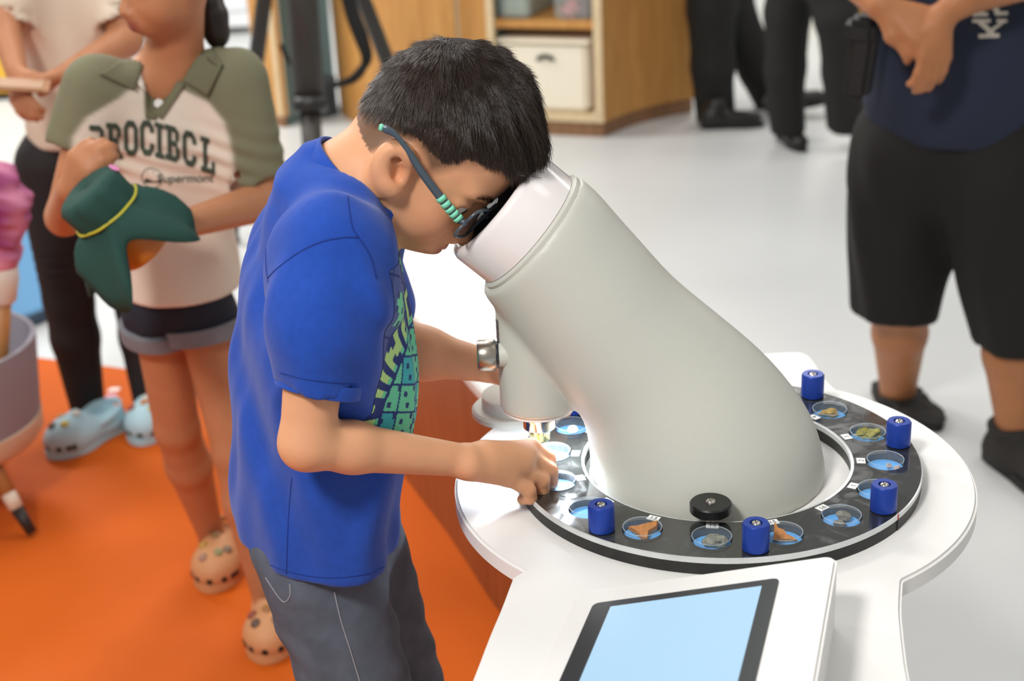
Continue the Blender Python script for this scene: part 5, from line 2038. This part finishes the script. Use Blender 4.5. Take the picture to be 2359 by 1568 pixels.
box(bm, tuple(cdp + np.array([0, 0, .004])), (.09, .045, .002), Euler((R(12), R(8), R(10))).to_matrix())
bm_obj('card_print', bm, mat('pale_card_print', '#b08f74', .7), ph)

# ------------------------------------------------------------------ man on the right
man = thing('person', 'person in navy T-shirt and baggy black shorts standing on the right', 'person', (1.02, 3.05, 0))
M_mskin = mat('tan_skin_adult2', '#a9714c', .5, sss=.1, spec=.3, var=.06, vscale=20)
mhR, mkR, maR = at(2085, 420, 3.15), at(2075, 690, 3.18), at(2068, 910, 3.36)
mhL, mkL, maL = at(2300, 430, 3.02), at(2330, 730, 2.98), at(2340, 985, 2.97)
mb = []
mn = at(2180, -420, 3.1)
hd3, MP, MR_ = head_prims(at(2160, -580, 3.05), (-.3, -.9, -.25), (0, -.2, 1), 1.15)
mb += hd3 + [cone(MP((-.02, 0, -.06)), mn, .06, .065, k=.03), cone(mn, at(2200, 300, 3.12), .08, .12, k=.03)]
msR, meR, mwR = at(1985, -330, 3.12), at(1940, -80, 3.00), at(2030, 12, 2.86)
msL, meL, mwL = at(2430, -330, 3.05), at(2490, -85, 2.93), at(2215, 0, 2.83)
mb += [cone(mn, msR, .06, .055, k=.03), cone(msR, meR, .052, .044, k=.02), cone(meR, mwR, .042, .030, k=.015), cone(mn, msL, .06, .055, k=.03), cone(msL, meL, .052, .044, k=.02), cone(meL, mwL, .044, .031, k=.015)]
mb += hand_prims(mwR, at(2150, 72, 2.80) - mwR, (-.25, -.8, .5), 1, .35, 1.05, .020)
mb += hand_prims(at(2168, 40, 2.82), at(2150, 150, 2.80) - at(2168, 40, 2.82), (.25, -.9, .1), 1, .14, 1.0, .020) + [cone(mwL, at(2168, 40, 2.82), .030, .024, k=.015)]
mb += leg(mhR, mkR, maR, .085, .066, .064, .042) + leg(mhL, mkL, maL, .085, .066, .064, .042)
mb += [cone(maR, maR + [-.0, -.02, -.09], .042, .04, k=.01), cone(maL, maL + [0, -.02, -.08], .042, .04, k=.01)]
v, f_ = polygonize(mb, (.60, 2.65, .02), (1.42, 3.55, 1.85), .0062, smooth=1)
mesh_obj('body', v, f_, M_mskin, man)
rr_m = []
for py, l, r, d_ in [(316, 2040, 2420, .155), (280, 2012, 2425, .165), (200, 1998, 2430, .175), (100, 2000, 2432, .175), (0, 2010, 2430, .165), (-120, 2010, 2425, .15), (-260, 1990, 2420, .135), (-360, 2020, 2400, .11), (-410, 2110, 2300, .08)]:
    a, b = at(l, py, 3.08), at(r, py, 3.08)
    rr_m.append(((a[2] + b[2]) / 2, (a[0] + b[0]) / 2, 3.10, d_, (b[0] - a[0]) / 2))
ms = [func(loft_field(rr_m, R(-100)), .02), func(gsleeve(msR, meR, at(1955, -160, 3.04), meR - msR, .075, .075), .06), func(gsleeve(msL, meL, at(2450, -160, 2.98), meL - msL, .075, .075), .06)]
ms += [func(lambda P: (wob(P * np.array([1, 1, .6], np.float32), 55, 40) * .004).astype(np.float32), op='D'), cone(mn, mn + [0, -.02, .2], .07, .08, k=.01, op='S')]
v, f_ = polygonize(ms, (.60, 2.80, rr_m[0][0] - .02), (1.45, 3.42, 1.65), .008)
mt = mesh_obj('t_shirt', v, f_, mat('navy_jersey', '#1f273a', .85, bump=.2, bscale=500), man)
MB_ = bvh_of(v, f_)
# white slab-serif letters R over Y on the shirt


def onman(px, py):
    d_ = Vector(ray(px, py)).normalized()
    h = MB_.ray_cast(Vector(EYE), d_)
    return (h[0] if h[0] is not None else Vector(at(px, py, 2.92))) - d_ * .002


def man_poly(polys):
    V, F = [], []
    for poly in polys:
        b = len(V)
        n = 6
        a, b_, c, d = [np.array(p, float) for p in poly]
        for i in range(n + 1):
            for j in range(n + 1):
                u, w = i / n, j / n
                p = (a * (1 - u) + b_ * u) * (1 - w) + (d * (1 - u) + c * u) * w
                V.append(tuple(onman(*p)))
        F += [(b + i * (n + 1) + j, b + (i + 1) * (n + 1) + j, b + (i + 1) * (n + 1) + j + 1, b + i * (n + 1) + j + 1) for i in range(n) for j in range(n)]
    return V, F


M_wl = mat('off_white_print', '#d2cdc0', .8)
V, F = man_poly([[(2240, 44), (2282, 44), (2282, 52), (2240, 52)], [(2296, 44), (2320, 44), (2320, 52), (2296, 52)], [(2250, 52), (2268, 52), (2287, 70), (2273, 72)], [(2304, 52), (2314, 52), (2288, 72), (2277, 70)], [(2272, 66), (2290, 66), (2291, 80), (2274, 80)], [(2254, 79), (2302, 77), (2302, 86), (2255, 88)]])
mesh_obj('letter_y', V, F, M_wl, mt, False)
V, F = man_poly([[(2240, 30), (2276, 29), (2276, 37), (2241, 38)], [(2251, -20), (2267, -20), (2268, 32), (2252, 32)], [(2267, 8), (2292, 6), (2293, 13), (2267, 15)], [(2283, 10), (2296, 9), (2306, 32), (2292, 33)], [(2292, 28), (2322, 26), (2322, 34), (2293, 36)], [(2296, -16), (2308, -12), (2308, 2), (2296, 9)]])
mesh_obj('letter_r', V, F, M_wl, mt, False)
M_blk = mat('black_baggy_cloth', '#151311', .85, bump=.3, bscale=500, bdist=.001)
mx = [cone(at(2110, 330, 3.12), at(2310, 335, 3.06), .135, .135, k=.05)]
hemRm, hemLm = at(2055, 742, 3.18), at(2345, 775, 2.98)
mx += [cone(mhR, hemRm, .125, .098, k=.05), cone(mhL, hemLm, .125, .098, k=.05)]
mx += [func(lambda P: (wob(P * np.array([1, 1, .4], np.float32), 65, 45) * .005).astype(np.float32), op='D')]
mx += [plane((hemRm + hemLm) / 2 + np.array([0, 0, .0]), ((hemLm - hemRm)[2] * -2, 0, -1), .004), plane((0, 0, rr_m[0][0] + .08), (0, 0, 1), .01)]
for c_, k_ in ((hemRm, mkR), (hemLm, mkL)):
    mx += [cone(c_ + [0, 0, -.05], c_ + [0, 0, .012], .084, .080, k=.004, op='S')]
v, f_ = polygonize(mx, (.60, 2.70, .25), (1.50, 3.45, 1.0), .008)
mesh_obj('shorts', v, f_, M_blk, man)
# black high-top trainers
M_boot = mat('black_suede', '#24211e', .8, bump=.3, bscale=300)
for an, d_ in ((maR, unit((.10, .99, 0)) * -1 + np.array([.35, 0, 0])), (maL, unit((.25, -.97, 0)))):
    d_ = unit((d_[0], d_[1], 0))
    an0 = np.array([an[0], an[1], 0])
    pr = [cone(an0 + UP * .05, an0 + UP * (an[2] + .005), .055, .058, k=.03), cone(an0 - d_ * .03 + UP * .04, an0 + d_ * .15 + UP * .035, .048, .047, k=.04), plane((0, 0, .02), (0, 0, -1), .004), plane((0, 0, an[2] + .012), (0, 0, 1), .006)]
    pr += [cone(an0 + UP * (an[2] - .02), an0 + UP * (an[2] + .05), .044, .05, k=.004, op='S'), func(lambda P: (wob(P, 75, 70) * .003).astype(np.float32), op='D')]
    v, f_ = polygonize(pr, an0 - [.28, .28, .02], an0 + [.28, .28, .24], .008)
    bo = mesh_obj('trainer', v, f_, M_boot, man)
    s_ = np.array([-d_[1], d_[0], 0])
    sp = [tuple((an0 + d_ * x + s_ * y)[:2]) for x, y in spline([(-.085, 0), (-.06, .042), (.05, .045), (.14, .046), (.20, 0), (.14, -.046), (.05, -.045), (-.06, -.042), (-.085, 0)], 32)[:-1]]
    prism('sole', sp, .003, .026, mat('black_rubber_sole', '#191716', .7), bo)
    cr = [tuple(Vector(an0) + Vector((.050 * math.cos(a), .050 * math.sin(a), an[2] + .004 * math.sin(3 * a)))) for a in np.linspace(0, 2 * math.pi, 25)]
    tube_obj('padded_collar', cr, .013, M_boot, bo, 8)
c_ = at(1985, 130, 2.98)
bag = thing('belt_pouch', 'small black pouch hanging at the hip beside the navy T-shirt', 'bag', tuple(c_))
bm = bmesh.new()
box(bm, tuple(c_), (.055, .09, .17), Euler((0, R(6), R(-20))).to_matrix(), .014)
bm_obj('pouch_body', bm, mat('black_nylon', '#141414', .5), bag)
bm = bmesh.new()
box(bm, tuple(c_ + np.array([-.004, -.004, .055])), (.060, .095, .05), Euler((0, R(6), R(-20))).to_matrix(), .012)
bm_obj('pouch_flap', bm, mat('black_nylon', '#141414'), bag)


# ------------------------------------------------------------------ people in black trousers at the back
def trouser_person(label, loc, legs, hip, top_w):
    t = thing('person', label, 'person', loc)
    M_tr = mat('black_trousers', '#161514', .8)
    M_sh = mat('black_leather_shoe', '#1d1b1a', .35)
    hipc_ = np.array(hip, float)
    sb = hipc_ + UP * .45
    hd_, HP_, _ = head_prims(hipc_ + UP * .72, (-.6, -.75, -.1), (0, 0, 1), 1.1)
    bp = hd_ + [cone(HP_((-.02, 0, -.06)), sb, .05, .06, k=.03), cone(sb, hipc_ + UP * .05, .07, .09, k=.03)]
    for s in (-1, 1):
        sh0 = sb + np.array([s * .19, 0, -.02])
        el0 = sh0 + np.array([s * .04, .02, -.28])
        wr0 = el0 + np.array([-s * .03, -.10, -.22])
        bp += [cone(sb, sh0, .06, .052, k=.03), cone(sh0, el0, .05, .042, k=.02), cone(el0, wr0, .04, .028, k=.015)] + hand_prims(wr0, (0, -.3, -.9), (s * 1.0, 0, 0), s, .4)
    for lg in legs:
        bp += [cone(hipc_, lg[0], .08, .06, k=.03)] + [cone(lg[i], lg[i + 1], .05, .042, k=.02) for i in range(len(lg) - 2)]
    pts = np.array([p for lg in legs for p in lg] + [hipc_])
    lo = np.minimum(pts.min(0), hipc_ - [.36, .3, 0]) - .12
    hi = np.maximum(pts.max(0), hipc_ + [.36, .25, .9]) + .12
    v, f_ = polygonize(bp, lo, hi, .012)
    mesh_obj('body', v, f_, mat('tan_skin_adult', '#b27a58'), t)
    sp_ = [cone(hipc_ + UP * .44 + [-.14, 0, 0], hipc_ + UP * .44 + [.14, 0, 0], .10, .10, k=.05), cone(hipc_ + UP * .40, hipc_ + UP * .02, .15, .15, k=.08, sq=((0, 1, 0), .75))]
    for s in (-1, 1):
        sh0 = sb + np.array([s * .19, 0, -.02])
        sp_ += [cone(sh0, sh0 + np.array([s * .03, .015, -.18]), .075, .068, k=.04)]
    sp_ += [plane((0, 0, hipc_[2] - .02), (0, 0, -1), .01), cone(sb + UP * .08, sb + UP * .3, .065, .08, k=.01, op='S')]
    v, f_ = polygonize(sp_, hipc_ - [.4, .3, .1], hipc_ + [.4, .3, .65], .014)
    mesh_obj('shirt', v, f_, mat('dark_shirt', '#1f2026', .8), t)
    tp_ = [cone(hipc_ - [.08, 0, 0], hipc_ + [.08, 0, 0], .12, .12, k=.05)]
    for lg in legs:
        tp_ += [cone(hipc_ * .6 + lg[0] * .4, lg[0], .11, top_w, k=.05)] + [cone(lg[i], lg[i + 1], top_w * (1 - .06 * i), top_w * (1 - .06 * (i + 1)), k=.03) for i in range(len(lg) - 1)]
    for lg in legs:
        a = lg[-1]
        d_ = unit(lg[-1] - lg[-2]).astype(np.float32)
        a_ = a.astype(np.float32)
        tp_ += [func(lambda P, a_=a_, d_=d_: np.where(np.linalg.norm(P - a_, axis=1) < .16, -((P - a_) @ d_), .2).astype(np.float32), k=.004, op='S')]
    tp_ += [func(lambda P: (wob(P * np.array([1, 1, .4], np.float32), 85, 30) * .006).astype(np.float32), op='D'), plane((0, 0, hipc_[2] + .1), (0, 0, 1), .01)]
    v, f_ = polygonize(tp_, lo, np.minimum(hi, [9, 9, hipc_[2] + .2]), .011)
    mesh_obj('trousers', v, f_, M_tr, t)
    return t, M_sh


def dress_shoe(t, heel, d, M_sh, lift=0.0, L=.28):
    d = unit(np.array([d[0], d[1], d[2] if len(d) > 2 else 0]))
    h0 = np.array(heel, float)
    up = unit(UP - d * d[2])
    pr = [cone(h0 + d * .04 + up * .045, h0 + d * (L - .05) + up * .032, .043, .038, k=.03), cone(h0 + d * .05 + up * .05, h0 + d * .07 + up * .10, .045, .043, k=.03), plane(h0 + up * .016, -up, .003)]
    e = h0 + d * L
    v, f_ = polygonize(pr, np.minimum(h0, e) - .09, np.maximum(h0, e) + [.09, .09, .17], .009)
    o = mesh_obj('shoe', v, f_, M_sh, t)
    s = np.cross(up, d)
    sp = [(-.0, 0), (.02, .034), (.12, .032), (.20, .040), (.26, .024), (L, 0), (.26, -.024), (.20, -.040), (.12, -.032), (.02, -.034), (0, 0)]
    V = [tuple(h0 + d * x + s * y + up * z) for z in (.003, .020) for x, y in sp[:-1]]
    n = len(sp) - 1
    F = [tuple(range(n))[::-1], tuple(range(n, 2 * n))] + [(i, (i + 1) % n, n + (i + 1) % n, n + i) for i in range(n)]
    mesh_obj('sole', V, F, mat('black_rubber_sole', '#191716', .7), o, False)


hA = at(1660, -190, 6.35)
lgA = [[at(1640, 20, 6.35), at(1642, 150, 6.38), at(1648, 282, 6.40)], [at(1690, 40, 6.52), at(1745, 155, 6.58), at(1790, 252, 6.62)]]
tA, M_sh = trouser_person('person in black trousers walking beside the shelf cabinet', (hA[0], 6.4, 0), lgA, hA, .098)
dress_shoe(tA, on(1612, 296), (.98, -.08), M_sh)
dress_shoe(tA, on(1765, 272) + UP * .02, (.97, .05, .10), M_sh)
hB = at(1862, -230, 5.75)
lgB = [[at(1812, 30, 5.80), at(1810, 160, 5.84), at(1815, 305, 5.88)], [at(1925, 40, 5.60), at(1938, 160, 5.66), at(1948, 292, 5.72)]]
tB, M_sh = trouser_person('person in black trousers standing with feet apart nearest the navy T-shirt', (hB[0], 5.8, 0), lgB, hB, .082)
dress_shoe(tB, on(1828, 350) + np.array([0, .25, 0]), (.12, -1), M_sh)
dress_shoe(tB, np.array([*at(1990, 330, 5.75)[:2], 0]) * [1, 1, 0] + [0, .1, 0], (.25, -1), M_sh)

# ------------------------------------------------------------------ tripod
M_leg = mat('black_tripod_tube', '#36332f', .45, spec=.4)
M_joint = mat('black_tripod_joint', '#1c1b1a', .4)
apx = np.array([-.62, 4.95, 1.42])
tri_ = thing('tripod', 'tall black camera tripod with a hanging strap by the curved beech panel', 'tripod', (-.66, 4.95, 0))
lathe_obj('head', [(.05, 1.36), (.055, 1.40), (.05, 1.46), (.03, 1.48), (.03, 1.56), (.05, 1.57), (.05, 1.60)], M_joint, tri_, 24, Matrix.Translation((apx[0], apx[1], 0)))


def tri_leg(foot, r0, r1, k1, k2):
    foot = np.array(foot, float)
    a = apx + (foot - apx) * .04
    m1, m2 = apx + (foot - apx) * k1, apx + (foot - apx) * k2
    o = tube_obj('leg', [a, m1], [r0, r0], M_leg, tri_, 16)
    tube_obj('lower_section', [m1, foot + UP * .02], [r1, r1 * .9], M_leg, o, 16)
    d_ = unit(foot - apx)
    tube_obj('leg_lock', [m1 - d_ * .012, m1 + d_ * .03], [r0 * 1.18, r0 * 1.15], M_joint, o, 16)
    tube_obj('rubber_foot', [foot + UP * .025, foot + UP * .002], [r1 * 1.15, r1 * 1.2], M_joint, o, 12)


tri_leg(on(741, 640), .050, .034, .62, .9)
fl_1 = on(536, 560)
tri_leg(fl_1, .027, .022, .7, .9)
tri_leg(on(1020, 470), .027, .022, .7, .9)
stp = spline([at(790, -60, 4.8), at(812, 30, 4.8), at(836, 95, 4.8), at(845, 140, 4.8), at(815, 180, 4.8), at(770, 196, 4.75)], 30)
V, F = [], []
fs_ = frames(stp)
for i, (p, t_, a, b) in enumerate(fs_):
    w = np.interp(i, [0, 10, 18, 24, 29], [.024, .026, .018, .014, .009])
    side = Vector((.8, .5, 0)) if i < 19 else Vector((.3, .2, .9))
    side = (side - t_ * side.dot(t_)).normalized()
    V += [tuple(p - side * w), tuple(p + side * w)]
F = [(2 * i, 2 * i + 2, 2 * i + 3, 2 * i + 1) for i in range(29)]
o = mesh_obj('strap', V, F, mat('black_webbing', '#131211', .8), tri_)
md = o.modifiers.new('thickness', 'SOLIDIFY')
md.thickness = .004
tube_obj('bubble_cord', spline([at(648, 100, 4.8), at(658, 130, 4.8), at(678, 160, 4.8)], 10), .008, M_joint, tri_, 8)

# ------------------------------------------------------------------ basket stand, duster and blue pouf at the left edge
bc = np.array([at(78, 950, 2.98)[0] - .235, 3.02])
bs_ = thing('basket_stand', 'grey felt basket on wooden legs at the left edge', 'basket', (bc[0], bc[1], 0))
z0, z1 = at(60, 1062, 2.85)[2], at(70, 800, 2.98)[2]
Mb = Matrix.Translation((bc[0], bc[1], 0))
lathe_obj('basket_wall', [(.02, z0 + .012), (.222, z0 + .012), (.228, z0 + .05), (.243, z1 - .01), (.243, z1), (.232, z1), (.228, z1 - .02), (.214, z0 + .07), (.02, z0 + .055)], mat('grey_lilac_felt', '#8f8a93', .9, bump=.3, bscale=300), bs_, 64, Mb, caps=False)
lathe_obj('base_ring', [(.02, z0 - .025), (.215, z0 - .025), (.226, z0 - .01), (.228, z0 + .028), (.222, z0 + .03)], mat('pale_birch', '#cdb59c', .6), bs_, 64, Mb, caps=False)
M_dowel = wood('dowel_wood', '#9a6638', '#b88049')
ft = on(76, 1238)
for a in (0, 120, 240):
    a0 = math.atan2(ft[1] - bc[1], ft[0] - bc[0]) + R(a)
    rf_ = math.hypot(ft[1] - bc[1], ft[0] - bc[0])
    f0 = np.array([bc[0] + rf_ * math.cos(a0), bc[1] + rf_ * math.sin(a0), 0])
    t0 = np.array([bc[0] + .16 * math.cos(a0), bc[1] + .16 * math.sin(a0), z0 - .01])
    o = tube_obj('leg', [t0, t0 + (f0 - t0) * .48], [.018, .017], M_dowel, bs_, 14)
    tube_obj('leg_sleeve', [t0 + (f0 - t0) * .47, t0 + (f0 - t0) * .66], [.0165, .016], mat('pale_sleeve', '#d9c8b4', .5), o, 14)
    tube_obj('leg_tip', [t0 + (f0 - t0) * .655, f0 + UP * .012], [.015, .011], mat('black_tip', '#2a2420', .5), o, 14)
du = thing('feather_duster', 'pink and purple duster on a wooden handle standing in the grey basket', 'duster', (bc[0] + .1, bc[1], z0 + .06))
h0, h1, h2, h3 = np.array([bc[0] + .150, bc[1] - .02, z0 + .058]), at(8, 690, 2.98), at(4, 590, 2.98), at(-4, 470, 2.98)
tube_obj('handle', [h0, h1], [.017, .017], M_dowel, du, 14)
tube_obj('ferrule', [h1 - UP * .01, h1, h2 * .5 + h1 * .5, h2], [.018, .027, .034, .032], mat('white_ferrule', '#d9d2c6', .5), du, 20)
fz = [cone(h2, h3, .040, .058, k=.03), cone(h3, h3 + UP * .05, .058, .045, k=.03)]
fz += [func(lambda P: (wob(P, 95, 160) * .004 + wob(P, 96, 90) * .004).astype(np.float32), op='D')]
v, f_ = polygonize(fz, h3 - [.14, .14, .22], h3 + [.14, .14, .18], .006)
w = (wob(v, 97, 60) + 1) / 2
cA, cB = np.array(lin('#8c2f6c')[:3]), np.array(lin('#d58aa6')[:3])
mesh_obj('fluff', v, f_, mat('pink_purple_fluff', '#9a3f78', .95, attr='tint'), du, color=cA * (1 - w[:, None]) + cB * w[:, None])
pb = on(70, 752)
po = thing('blue_pouf', 'tapered light blue drum stool with dark base at the left edge', 'stool', (pb[0] - .30, pb[1] + .25, 0))
pz = at(42, 490, 4.45)[2]
Mp = Matrix.Translation((pb[0] - .285, pb[1] + .22, 0))
lathe_obj('drum', [(.385, .045), (.392, .06), (.275, pz - .02), (.262, pz), (0, pz)], mat('light_blue_vinyl', '#6fa9d8', .5), po, 56, Mp)
lathe_obj('base', [(.36, 0), (.375, .01), (.385, .045)], mat('dark_blue_base', '#33475c', .6), po, 56, Mp)
for px, py, c_, lb in ((262, 898, '#efe4dc', 'white paper scrap'), (256, 912, '#d9a0b0', 'pink paper scrap')):
    p = on(px, py, .003)
    o = prism('paper_scrap', [(p[0] - .016, p[1] - .012), (p[0] + .014, p[1] - .010), (p[0] + .017, p[1] + .012), (p[0] - .010, p[1] + .014)], .0032, .0045, mat('scrap_' + c_.strip('#'), c_, .8))
    tag(o, lb + ' lying on the orange floor near the blue clogs', 'paper', 'paper scraps on the orange floor')
